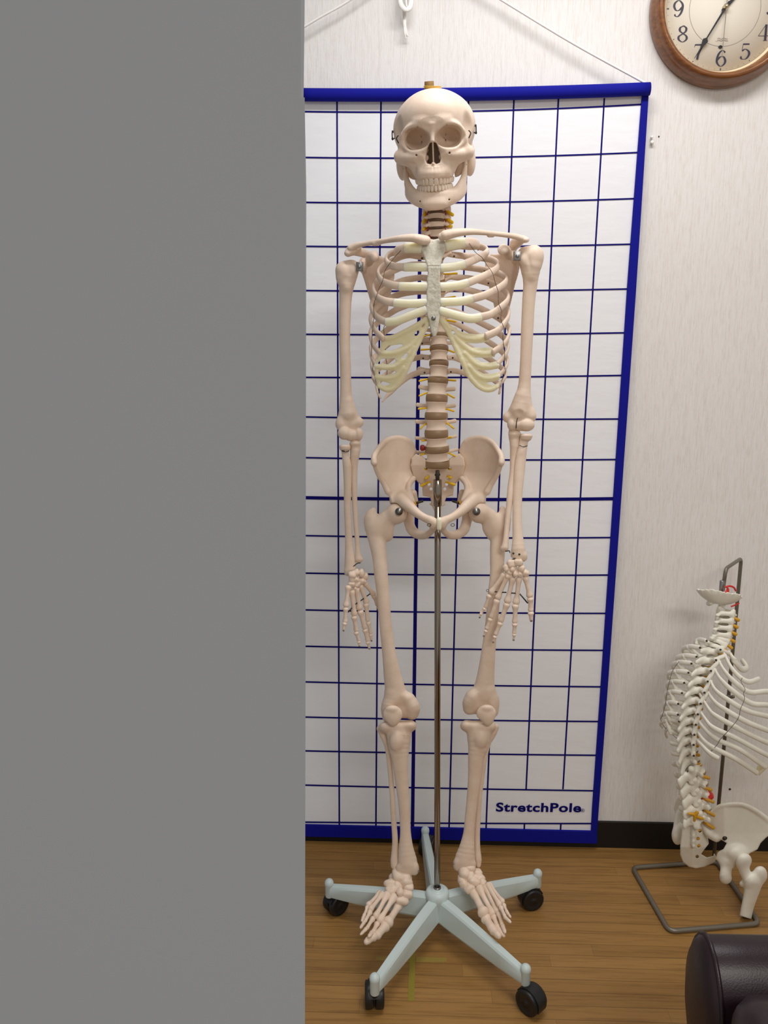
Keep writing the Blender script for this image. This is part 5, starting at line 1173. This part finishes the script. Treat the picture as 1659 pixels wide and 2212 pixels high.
for p, wp_ in zip(CT, WP):
    d_ = p-HUB; d_[2] = 0; L = np.linalg.norm(d_); d_ /= L; s_ = np.array([-d_[1], d_[0], 0])
    secs = [(.010, .0115, .0160, .046, .100), (.05, .0115, .0158, .046, .099), (.10, .0110, .0150, .047, .096), (L*.75, .0100, .0125, .050, .087), (L-.006, .0088, .0100, .0535, .081), (L, .0080, .0090, .0545, .080)]
    v = []; f = []
    for r_, wt, wb, z0, z1 in secs:
        for sx, z, w_ in ((-1, z0, wb*.8), (-1, z0+.006, wb), (-1, z1-.004, wt), (-1, z1, wt*.72), (1, z1, wt*.72), (1, z1-.004, wt), (1, z0+.006, wb), (1, z0, wb*.8)):
            v.append(HUB*[1, 1, 0]+d_*r_+s_*(sx*w_)+np.array([0, 0, z]))
    for i in range(len(secs)-1):
        for k in range(8): l = (k+1) % 8; f.append([8*i+k, 8*(i+1)+k, 8*(i+1)+l, 8*i+l])
    f += [list(range(8)), [8*(len(secs)-1)+k for k in range(8)][::-1]]
    lg = autosmooth(obj('leg', v, f, BASEG, ST), 28)
    e_ = HUB*[1, 1, 0]+d_*L
    v, f = lathe([(.0088, .051), (.0096, .053), (.0096, .080), (.0104, .082), (.0106, .0860), (.0096, .0905), (.0068, .0940), (.0034, .0957), (.0006, .0961)], e_, (0, 0, 1), 24); obj('end_cap', v, f, BASEG, lg)
    # caster: two wheels under a hood, trailing a little
    fwd = wp_-e_; fwd[2] = 0; off = min(max(np.linalg.norm(fwd), .016), .030); fwd /= np.linalg.norm(fwd); ax = np.array([-fwd[1], fwd[0], 0])
    wc = e_+fwd*off; wc[2] = .0262
    v, f = tube([e_+[0, 0, .056], e_+[0, 0, .047], (e_*.5+wc*.5)*[1, 1, 0]+[0, 0, .042], wc+[0, 0, .012]], [.0052, .006, .0085, .0085], 12, ns=14); cs = obj('caster', v, f, RUBBER, ST, label='black twin-wheel caster')
    for sg in (-1, 1):
        v, f = lathe([(.006, .0010), (.018, .0010), (.0235, .0022), (.0262, .0065), (.0262, .0165), (.0250, .0185), (.019, .0195), (.017, .0180), (.006, .0180), (.0055, .0190), (.001, .0190)], wc, ax*sg, 36)
        obj('wheel', v, f, RUBBER, cs)
    v = []; f = []; n = 13
    for sg in (-1, 1):
        for rr in (.0225, .0288):
            for k in range(n):
                t = math.radians(-20+k*175/(n-1)); q = wc+fwd*(rr*math.cos(t))+ax*(sg*.0125)+np.array([0, 0, rr*math.sin(t)]); v.append(q)
    for k in range(n-1):
        f += [[k, k+1, n+k+1, n+k], [3*n+k, 3*n+k+1, 2*n+k+1, 2*n+k], [n+k, n+k+1, 3*n+k+1, 3*n+k], [2*n+k, 2*n+k+1, k+1, k]]
    f += [[0, n, 3*n, 2*n], [n-1, 3*n-1, 4*n-1, 2*n-1]]
    autosmooth(obj('hood', v, f, RUBBER, cs), 40)
yp = HUB[1]
t0 = P(945.5, 1093, yp); t1 = P(945, 1036, yp); tb0 = P(944.5, 1912, yp)
def cyl(name, a, b, r, m, par, ns=28, bev=.0008):
    a, b = np.asarray(a, float), np.asarray(b, float); L = np.linalg.norm(b-a)
    v, f = lathe([(r-bev, 0), (r, bev), (r, L-bev), (r-bev, L)], a, b-a, ns); return obj(name, v, f, m, par)
base_ = np.array([tb0[0], yp, .114])
cyl('pole', base_, t0+np.array([0, 0, .004]), mpp(945, 1500, yp)*6.6, CHROME, ST)
cyl('pole_sleeve', t0, t1, mpp(945, 1060, yp)*9.2, CHROME, ST)
k_ = cyl('top_bolt', t1, P(945, 1016, yp-.001), .0042, DARKM, ST)
v, f = box(P(945, 1027, yp-.006), (.0032, .004, .009)); bevel(obj('bolt_bracket', v, f, DARKM, k_, False), .0006)
v, f = tube([P(939, 1026, yp-.008), P(951, 1025, yp-.008)], .0022, 2, ns=8, round_=False); obj('bolt_pin', v, f, DARKM, k_)
v, f = lathe([(.0100, 0), (.0105, .003), (.0085, .006), (.0085, .008)], base_, (0, 0, 1), 28); obj('pole_collar', v, f, STEEL, ST)

# ------------------------------------------------------------------ wire stand of the spine model
c_ = [PF(1366, 1874, .006), PF(1446, 2012, .006), PF(1641, 1995, .006), PF(1548, 1861, .006)]
WS = empty('wire_stand', (np.mean(c_, axis=0)[0], np.mean(c_, axis=0)[1], 0), 'bent grey steel rod stand with a rectangular floor loop, holding up the spine model', 'stand')
def roundc(pts, r, closed):
    out = []; n = len(pts); pts = [np.asarray(p, float) for p in pts]
    for i in range(n):
        if not closed and i in (0, n-1): out.append(pts[i]); continue
        a, b, c = pts[i-1], pts[i], pts[(i+1) % n]; u = (a-b)/np.linalg.norm(a-b); w_ = (c-b)/np.linalg.norm(c-b)
        for t in np.linspace(0, 1, 6): out.append((b+u*r)*(1-t)**2+b*2*t*(1-t)+(b+w_*r)*t*t)
    return np.array(out)
bp = roundc(c_, .018, True)
v, f = sweep(bp, .0058, .0058, (0, 0, 1), 12, closed=True); obj('floor_loop', v, f, STAND, WS)
dp = float(c_[3][1])-.002
foot_ = (np.asarray(c_[0])*.06+np.asarray(c_[3])*.94)
top_ = P(1597, 1206, dp); px_ = P(1556, 1740, dp)
pole = [np.array([px_[0]+(px_[0]-top_[0])*.0, dp, .010]), np.array([(top_[0]+px_[0])/2, dp, top_[2]]), P(1568, 1228, 1.765), P(1561, 1277, 1.765)]
pole[0][0] = pole[1][0]
pole = roundc(pole, .014, False)
v, f = sweep(pole, .0044, .0044, (1, .2, 0), 12); obj('upright_rod', v, f, STAND, WS)
v, f = tube([P(1584, 1505, 1.76), P(1563, 1508, 1.80), np.array([pole[0][0], pole[0][1], P(1574, 1503, dp)[2]])], .004, 8, ns=8); obj('support_arm', v, f, STAND, WS)

# ------------------------------------------------------------------ spine model, seen from behind and to its right
SPM = empty('spine_model', P(1500, 1870, 1.72), 'pale plastic spine model with ribs, pelvis and femur stump, on a wire stand', 'spine model')
hd = math.radians(36); FWD = np.array([math.cos(hd), math.sin(hd), 0]); BACK = -FWD
def Q(x, y, d): return P(x, y, d)
trace = [(1569, 1318, 1.745), (1566, 1335, 1.742), (1561, 1362, 1.738), (1555, 1385, 1.735), (1543, 1405, 1.725), (1532, 1424, 1.712), (1521, 1445, 1.702), (1513, 1468, 1.695), (1505, 1492, 1.69), (1497, 1516, 1.688), (1491, 1545, 1.688), (1487, 1575, 1.69), (1486, 1605, 1.693), (1490, 1635, 1.698), (1496, 1664, 1.702), (1502, 1694, 1.704), (1507, 1724, 1.702), (1509, 1752, 1.698), (1508, 1775, 1.694)]
tr_ = cr([list(Q(*t)+FWD*.012) for t in trace], 400)
Ls = np.r_[0, np.cumsum(np.linalg.norm(np.diff(tr_, axis=0), axis=1))]
def along(s): return np.array([np.interp(s*Ls[-1], Ls, tr_[:, i]) for i in range(3)])
hts = [.030]*7; hts = [.82]*7+[1.0, 1.0, 1.05, 1.08, 1.1, 1.12, 1.15, 1.18, 1.2, 1.25, 1.3, 1.4]+[1.6, 1.65, 1.65, 1.6, 1.5]
cs_ = np.r_[0, np.cumsum(hts)]/sum(hts)
SV = []
for i in range(24):
    kind = 'cervical' if i < 7 else ('thoracic' if i < 19 else 'lumbar'); big = {'cervical': 'cervical', 'thoracic': 'broad_thoracic', 'lumbar': 'broad_lumbar'}[kind]
    s0 = (cs_[i]+cs_[i+1])/2; c = along(s0); t = along(max(s0-.02, 0))-along(min(s0+.02, 1)); R = frame(BACK, t)
    hh = hts[i]/sum(hts)*Ls[-1]
    sc_ = {'cervical': (.95, .95), 'thoracic': (.92, .9), 'lumbar': (.98, .98)}[kind]
    sz = hh*.86/(2*base_h[kind])
    o = place_vert(big, c, R, (sc_[0], sc_[1], min(sz, 1.15)), BONE2, SPM); SV.append((o, c, R, kind))
    if i < 23:
        c2 = along(cs_[i+1]); a_ = {'cervical': .0105, 'thoracic': .0148, 'lumbar': .0238}[kind]
        v, f = lathe([(.9, -1), (1, -.5), (1, .5), (.9, 1)], (0, 0, 0), (0, 0, 1), 22); v = v*np.array([a_, a_*.74, hh*.10+.0012])*(1.0 if i != 21 else 1.12)+(np.array([-.003, -.003, 0]) if i == 21 else 0)
        obj('disc', v@R.T+c2, f, RED if i == 21 else DISC, o, label='red worn intervertebral disc' if i == 21 else 'brown intervertebral disc')
    # nerve on its right side (and left in the neck)
    for sg in ((1, -1) if i < 1 else (-1,)):
        l0 = {'cervical': .010, 'thoracic': .010, 'lumbar': .014}[kind]; l1 = {'cervical': .027, 'thoracic': .019, 'lumbar': .033}[kind]
        q = [c+R@np.array([sg*l0, .012, -hh*.42]), c+R@np.array([sg*(l0+l1)/2, .010, -hh*.48]), c+R@np.array([sg*l1, .002, -hh*.7])]
        v, f = tube(q, [.0024, .0036, .0040], 8, ns=8); obj('nerve', v, f, NERVE2, o, label='ochre yellow nerve root')
# occiput
oc = Q(1556, 1285, 1.755)
s = SDF((-75, -60, -45), (75, 60, 40), 1.3)
s.add(ell((0, 0, 22), (56, 46, 44))); s.cut(ell((0, 0, 27), (51, 41, 43)), 1.5); s.cut(rb((0, 0, 46), (90, 90, 42), 1), 2)
s.cut(tb([(-40, -60, 8), (0, -50, 12), (50, -60, 6)], 9), 5); s.add(tb([(-14, 10, -20), (-14, 20, -22)], 6), 4); s.add(tb([(14, 10, -20), (14, 20, -22)], 6), 4)
V_, F_ = s.mesh(); Ro = np.array([[math.cos(.35), 0, 0], [0, 1, 0], [0, 0, 1]]) 
xa = np.array([.97, .10, -.20]); xa /= np.linalg.norm(xa); za = np.array([.16, .36, .92]); za -= xa*za.dot(xa); za /= np.linalg.norm(za); ya = np.cross(za, xa)
_an = np.arctan2(V_[:, 1], V_[:, 0]); _ri = np.clip((V_[:, 2]+6)/9, 0, 1)
V_[:, 2] += _ri*(1.1*np.sin(_an*5+.6)+.8*np.sin(_an*11+1)*np.sin(_an*3)+.9*np.sin(_an*19)*np.sin(_an*4+2)+.5*np.sin(_an*37)); V_[:, :2] *= (1+_ri*.015*np.sin(_an*23))[:, None]; V_[:, 0] *= np.where(V_[:, 0] < 0, 1.12, 1.0)
OCC = obj('occipital_plate', (V_*.001*np.array([.98, .9, 1]))@np.c_[xa, ya, za].T+oc, F_, BONE2, SPM)
v, f = lathe([(.0048, -.006), (.0052, .0), (.0052, .024), (.0044, .0255)], Q(1558, 1277, 1.752), (0, 0, 1), 16); obj('top_socket', v, f, STEEL, OCC)
for pts, r in (([(1549, 1279, 1.735), (1557, 1283, 1.73), (1567, 1281, 1.735), (1571, 1275, 1.74), (1574, 1283, 1.742)], .0026), ([(1567, 1268, 1.742), (1576, 1266, 1.742), (1585, 1269, 1.744), (1589, 1276, 1.748)], .0022), ([(1570, 1284, 1.74), (1573, 1274, 1.74), (1569, 1267, 1.742)], .0022), ([(1580, 1310, 1.73), (1590, 1306, 1.732), (1596, 1303, 1.736)], .0018)):
    v, f = tube([Q(*p) for p in pts], r, 20, ns=8); obj('artery', v, f, RED, OCC, label='bright red artery')
# ribs on its right side: zoomed trace -> px, depth along the rib
ZX = lambda x: x/4.097+1330
ZY = lambda y: y/4.097+1180
rr = [[(1000, 935), (1050, 1010), (1110, 1085), (1160, 1075), (1120, 1010)],
      [(960, 950), (1020, 1070), (1100, 1160), (1180, 1200), (1265, 1175)],
      [(900, 990), (960, 1100), (1050, 1200), (1180, 1290), (1340, 1285)],
      [(860, 1060), (930, 1180), (1050, 1290), (1200, 1390), (1348, 1405)],
      [(825, 1160), (880, 1270), (980, 1350), (1150, 1450), (1348, 1505)],
      [(795, 1255), (870, 1370), (960, 1440), (1150, 1550), (1348, 1630)],
      [(745, 1310), (830, 1450), (900, 1510), (1100, 1620), (1348, 1740)],
      [(720, 1420), (800, 1540), (870, 1610), (1080, 1705), (1348, 1850)],
      [(700, 1500), (790, 1620), (900, 1710), (1100, 1800), (1320, 1950)],
      [(690, 1590), (780, 1720), (880, 1790), (1060, 1880), (1250, 2005)],
      [(690, 1680), (760, 1760), (830, 1830), (905, 1875)]]
SR = []
for i, pl in enumerate(rr):
    base_d = float(SV[7+i][1][1])
    dd = [base_d-.028, base_d-.062, base_d-.082, base_d-.088, base_d-.06]
    if i == 0: dd = [base_d-.01, base_d-.03, base_d-.01, base_d+.03, base_d+.05]
    pts = [Q(ZX(x), ZY(y), d) for (x, y), d in zip(pl, dd)]
    if i in range(2, 8): pts.append(Q(ZX(pl[-1][0]+170), ZY(pl[-1][1]+ (20 if i < 4 else 60)), base_d+.02)); 
    n = 9*len(pts); q = cr(pts, n); b = np.full(n, .0058); b[:9] = np.linspace(.0042, .0058, 9); b = b*(1.25 if i == 0 else 1)
    pp, ra, rb_ = dome(q, b*.62, b); v, f = sweep(pp, ra, rb_, np.array([-.25, .1, 1.]), 12); o = obj('rib', v, f, BONE2, SPM); SR.append(o)
    h0 = SV[7+i][1]+SV[7+i][2]@np.array([-.029, .034, .006]); v, f = tube([h0, q[2]], [.0050, .0050], 4, ns=10); obj('rib_head', v, f, BONE2, o)
    v, f = lathe([(.0024, 0), (.0022, .0016), (.0008, .002)], h0+np.array([-.001, -.0065, .002]), (-.2, -1, .2), 12); obj('screw', v, f, DARKM, o)
v, f = tube([Q(ZX(x), ZY(y), d) for x, y, d in ((1120, 1165, 1.62), (1110, 1200, 1.61), (1145, 1265, 1.60), (1130, 1300, 1.60), (1140, 1350, 1.60), (1105, 1440, 1.595), (1080, 1530, 1.60), (990, 1640, 1.60), (930, 1705, 1.605), (895, 1760, 1.61), (830, 1830, 1.625))], .0006, 60, ns=5); obj('rib_wire', v, f, WIRE, SPM)
# left side: ribs that curve away, seen nearly end on
lo_ = [(795, 845, 700, 30), (740, 905, 590, 34), (710, 985, 535, 38), (665, 1045, 500, 40), (640, 1125, 460, 44), (600, 1215, 452, 46), (580, 1305, 440, 46), (545, 1400, 425, 46), (545, 1495, 398, 44), (555, 1555, 395, 40), (565, 1625, 440, 60)]
for i, (x0, y0, xl, dr) in enumerate(lo_):
    dv = float(SV[7+i][1][1]); w_ = x0-xl
    pts = [Q(ZX(x0), ZY(y0-8), dv-.015), Q(ZX(x0-w_*.5), ZY(y0-18), dv+.005), Q(ZX(xl+w_*.08), ZY(y0-4), dv+.035), Q(ZX(xl), ZY(y0+dr*.45), dv+.06), Q(ZX(xl+w_*.12), ZY(y0+dr), dv+.085), Q(ZX(xl+w_*.55), ZY(y0+dr+12), dv+.11), Q(ZX(x0+20), ZY(y0+dr+18), dv+.125)]
    if i > 8: pts = pts[:5]
    n = 8*len(pts); q = cr(pts, n); b = np.linspace(.0056, .0050, n); pp, ra, rb_ = dome(q, b*.55, b)
    v, f = sweep(pp, ra, rb_, (0, .1, 1.), 12); o = obj('rib', v, f, BONE2, SPM)
    h0 = SV[7+i][1]+SV[7+i][2]@np.array([.029, .034, .006]); e_ = q[int(np.argmin(np.linalg.norm(q[:12]-h0, axis=1)))]
    if np.linalg.norm(e_-h0) < .034: v, f = tube([h0, e_], [.0050, .0050], 4, ns=10); obj('rib_head', v, f, BONE2, o)
    v, f = lathe([(.0024, 0), (.0022, .0016), (.0008, .002)], q[1]+np.array([.002, -.0065, .002]), (-.2, -1, .2), 12); obj('screw', v, f, DARKM, o)
v, f = tube([Q(ZX(x), ZY(y), d) for x, y, d in ((560, 1020, 1.70), (505, 1100, 1.70), (478, 1190, 1.70), (455, 1290, 1.71), (440, 1390, 1.715), (418, 1480, 1.72), (400, 1545, 1.73), (450, 1620, 1.73), (540, 1700, 1.70))], .0006, 50, ns=5); obj('rib_wire', v, f, WIRE, SPM)
# pieces of cartilage at the far end of the lower ribs
v, f = tube([Q(1637, 1669, 1.66), Q(1643, 1660, 1.655), Q(1652, 1654, 1.65)], [.005, .006, .005], 8, ns=8, flat=1.4); obj('costal_cartilage', v, f, CART, SR[9], label='yellowish cartilage tip')

# ---- pelvis of the spine model, traced; depth in steps of 1 mm about 1.70
def DD(z): return 1.70+z*.00108
def to2(V):
    A = V.copy(); A[:, 2] = DD(V[:, 2]); return PV(A)
def sdf2(name, ops, m=BONE2, h=1.2):
    lo = np.min([p[1] for q, p, k in ops if q == '+'], axis=0)-5; hi = np.max([p[2] for q, p, k in ops if q == '+'], axis=0)+5
    s = SDF(lo, hi, h)
    for q, p, k in ops: s.op(p, k, q == '-')
    V, Fq = s.mesh(); return obj(name, to2(V), Fq[:, ::-1], m, SPM)
z6 = lambda pts: [(1300+x/3.615, 1600+y/3.615) for x, y in pts]
sc1 = z6([(625, 660), (655, 630), (700, 640), (750, 640), (785, 655), (800, 700), (830, 760), (835, 800), (850, 830), (880, 880), (900, 920), (870, 955), (800, 985), (735, 998), (680, 985), (635, 950), (612, 890), (612, 820), (622, 740)])
zs1 = lambda X, Y: -4+np.abs(X-1496)*.35+np.clip((Y-1830)/40., 0, 1)*16+0*X
ops = [('+', plate(sc1, zs1, lambda X, Y: 8.5-np.clip((Y-1790)/80., 0, 1)*3, 4, (-60, 90)), 0)]
for y in (675, 720, 760, 800): ops.append(('+', tb([(1300+715/3.615, 1600+y/3.615, -14), (1300+718/3.615, 1600+(y+25)/3.615, -17)], [5, 4]), 5))
for x, y in ((766, 705), (750, 765), (757, 822)): a_ = (1300+x/3.615, 1600+y/3.615); ops.append(('-', tb([(a_[0], a_[1], -40), (a_[0], a_[1], 60)], 3.2), 2))
gap = z6([(775, 885), (800, 850), (840, 800), (870, 815), (882, 860), (870, 900), (820, 912)])
ops.append(('-', plate(gap, lambda X, Y: 0*X, 150, .5, (-200, 200)), 1.5)); ops.append(('-', tb([(1506, 1850.5, -60), (1506, 1850.5, 90)], 3.6), 1))
sdf2('sacrum', ops)
for x, y in ((760, 700), (752, 765), (758, 820)): v, f = rbox(Q(1300+x/3.615, 1600+y/3.615, 1.694), (.004, .003, .0022), .8); obj('nerve', v, f, NERVE2, SPM, label='ochre yellow nerve root')
mb = MB()
for pl in ([(680, 570), (715, 575), (725, 600)], [(750, 560), (728, 590), (722, 625)], [(728, 585), (760, 600), (790, 610)], [(725, 580), (741, 565), (740, 555)]):
    mb.add(*tube([Q(1300+x/3.615, 1600+y/3.615, 1.655) for x, y in pl], [.003, .004, .003], 8, ns=8))
mb.build('cauda_nerves', NERVE2, SPM, label='ochre yellow nerve bundle above the sacrum')
rl = z6([(782, 650), (800, 615), (850, 570), (885, 535), (930, 510), (975, 497), (1030, 492), (1090, 496), (1150, 515), (1220, 552), (1290, 610), (1330, 660), (1330, 720), (1280, 760), (1240, 800), (1215, 850), (1165, 875), (1105, 900), (1070, 930), (1030, 990), (985, 1000), (940, 965), (890, 925), (905, 880), (950, 845), (975, 800), (935, 775), (870, 770), (830, 755), (790, 700)])
zr1 = lambda X, Y: -34+np.clip((1565-X)/45., 0, 1.1)**1.2*36-np.clip((X-1565)/90., 0, 1.1)*6+np.clip((Y-1800)/50., 0, 1)*2
ops = [('+', plate(rl, zr1, lambda X, Y: 3.2+np.clip((Y-1800)/40., 0, 1)*5, 2.6, (-90, 60)), 0),
       ('+', tb([(1519, 1779, 0), (1524, 1768, -2), (1537, 1756, -14), (1550, 1744, -24), (1570, 1738.5, -34), (1601, 1738, -40), (1625, 1747, -41), (1650, 1764, -40), (1666, 1778, -38)], [6, 6, 5.5, 5, 5, 5, 5.2, 5.5, 5.5]), 4),
       ('+', tb([(1521, 1780, -2), (1530, 1800, -12), (1548, 1812, -22)], [8, 7, 7]), 7),
       ('+', ell((1592, 1846, -38), (22, 20, 18)), 9), ('+', tb([(1560, 1848, -22), (1568, 1872, -32), (1567, 1890, -36), (1568, 1897, -36)], [9, 12, 13, 13], (1, 1, .9)), 7),
       ('+', tb([(1590, 1842, -30), (1575, 1862, -34)], [13, 12]), 7), ('-', ell((1607, 1860, -50), (16, 16, 18)), 3)]
HP2 = sdf2('hip_bone', ops)
ll = z6([(582, 305), (600, 320), (612, 360), (640, 380), (652, 420), (655, 500), (645, 570), (610, 605), (580, 580), (562, 530), (575, 470), (598, 430), (600, 380), (585, 345)])
ops = [('+', plate(ll, lambda X, Y: 52+(X-1470)*-.9, 4, 3, (-20, 140)), 0), ('+', ell((1464, 1805, 40), (13, 20, 16)), 6), ('+', tb([(1468, 1760, 50), (1464, 1780, 44), (1464, 1800, 40)], [9, 9, 10]), 6), ('+', tb([(1474, 1786, 34), (1486, 1792, 14)], [8, 7]), 5)]
sdf2('hip_bone', ops)
v, f = lathe([(.0055, 0), (.0055, .0016), (.0026, .002), (.0024, .004)], Q(1565.5, 1810.5, 1.66), (0, -1, 0), 14); obj('pelvis_screw', v, f, DARKM, HP2)
ops = [('+', ell((1607, 1859, -50), (17, 16.5, 16)), 0), ('+', tb([(1604, 1868, -50), (1612, 1890, -50), (1622, 1906, -50)], [13, 11.5, 15]), 6), ('+', ell((1644, 1891, -48), (13.5, 18, 14)), 7), ('+', tb([(1640, 1884, -48), (1626, 1905, -50)], [12, 14]), 7), ('+', ell((1605, 1909, -44), (8, 8, 8)), 6),
       ('+', tb([(1628, 1908, -50), (1621, 1936, -50), (1614, 1962, -50), (1609, 1990, -50)], [19, 15.5, 13.5, 13.2], (1, 1, .9)), 7), ('-', rb((1605, 1999, -50), (40, 18, 40), .5, rotm(rz=.30)), .6)]
sdf2('femur_stump', ops)

# ------------------------------------------------------------------ leather armchair at the lower right
AC = empty('leather_armchair', (.86, .62, 0), 'dark aubergine leather armchair whose padded arm shows at the lower right corner of the photo', 'armchair')
def pad(name, sec, x0, x1, bul=.02, par=AC, nx=14, piping=True):
    """upholstered roll: outline sec (y, z) swept along x with bulging ends"""
    s_ = cr([list(p)+[0] for p in sec]+[list(sec[0])+[0]], 40)[:-1, :2]; c = s_.mean(0); n = len(s_)
    st_ = []
    for t in (0, .35, .7, .9, 1.0): st_.append((x0-bul*(1-t**2.2), .02+.98*math.sin(t*PI/2)**.55 if t > 0 else .02))
    st_ += [(x0+(x1-x0)*t, 1.0+.012*math.sin(PI*t)) for t in np.linspace(0, 1, nx)[1:-1]]
    st_ += [(x1+bul*(1-t**2.2), .02+.98*math.sin(t*PI/2)**.55 if t > 0 else .02) for t in (1.0, .9, .7, .35, 0)]
    v = []; f = []
    for x, k in st_:
        for p in s_: q = c+(p-c)*k; v.append((x, q[0], q[1]))
    for i in range(len(st_)-1):
        for k in range(n): l = (k+1) % n; f.append([i*n+k, (i+1)*n+k, (i+1)*n+l, i*n+l])
    f += [list(range(n)), [(len(st_)-1)*n+k for k in range(n)][::-1]]
    o = obj(name, v, f, LEATHER, par)
    if piping:
        pp = [(x0, *(c+(p-c)*1.004)) for p in s_]; v, f = sweep(pp, .0035, .0035, (1, 0, 0), 6, closed=True); obj('piping', v, f, LEATHER, o)
    return o
ya = 1.03
zt = float(P(1580, 2020, ya-.04)[2])
xs_ = float(P(1535, 2070, ya-.06)[0])
sec = [(ya-.105, zt-.33), (ya-.075, zt-.25), (ya-.030, zt-.165), (ya+.004, zt-.095), (ya-.004, zt-.04), (ya-.035, zt-.004), (ya-.075, zt-.012), (ya-.110, zt-.06), (ya-.125, zt-.13), (ya-.125, zt-.22), (ya-.118, zt-.33)]
pad('armrest', sec, xs_, xs_+.62, .017)
cy = ya-.135
zc = float(P(1655, 2135, cy-.02)[2]); xc = float(P(1577, 2190, cy-.06)[0])
pad('seat_cushion', [(cy-.004, zc-.20), (cy-.002, zc-.08), (cy-.010, zc-.025), (cy-.045, zc), (cy-.2, zc+.006), (cy-.40, zc), (cy-.435, zc-.025), (cy-.44, zc-.08), (cy-.44, zc-.20), (cy-.2, zc-.21)], xc+.05, xc+.46, .05, piping=False)
v, f = rbox((xs_+.32, ya-.30, (zt-.24)/2+.02), (.27, .28, (zt-.24)/2-.02), .12, None, 32, 14); obj('seat_base', v, f, LEATHER, AC)
pad('backrest', [(ya-.02, zt-.28), (ya-.02, zt+.12), (ya-.05, zt+.22), (ya-.3, zt+.24), (ya-.56, zt+.22), (ya-.59, zt+.12), (ya-.59, zt-.28), (ya-.3, zt-.29)], xs_+.52, xs_+.68, .03)
for x_, y_ in ((.10, -.08), (.54, -.08), (.10, -.52), (.54, -.52)):
    v, f = lathe([(.016, 0), (.022, .075)], (xs_+x_, ya+y_, 0), (0, 0, 1), 16); obj('leg', v, f, RUBBER, AC)
# ------------------------------------------------------------------ light
def area(name, loc, sx, sy, e, rot=(0, 0, 0), col=(1, 1, 1)):
    l = bpy.data.lights.new(name, 'AREA'); l.shape = 'RECTANGLE'; l.size = sx; l.size_y = sy; l.energy = e; l.color = col
    o = bpy.data.objects.new(name, l); o.location = loc; o.rotation_euler = rot; C.objects.link(o); return o
area('ceiling_lamp_or_fill', (.28, 1.28, 2.44), 1.15, .20, 15, (0, 0, 0), (1, .985, 1.0))
area('ceiling_lamp_or_fill', (.8, -.9, 2.44), 1.3, .5, 42, (0, 0, 0), (1, .955, .90))  # unseen fill light added behind the camera to lift the lower wall
w = bpy.data.worlds.new('room_ambient'); bpy.context.scene.world = w; w.use_nodes = True
w.node_tree.nodes['Background'].inputs[0].default_value = (1, .95, .88, 1); w.node_tree.nodes['Background'].inputs[1].default_value = .45
vs_ = bpy.context.scene.view_settings; vs_.view_transform = 'Standard'; vs_.look = 'None'; vs_.exposure = 0.0; vs_.gamma = 1.0
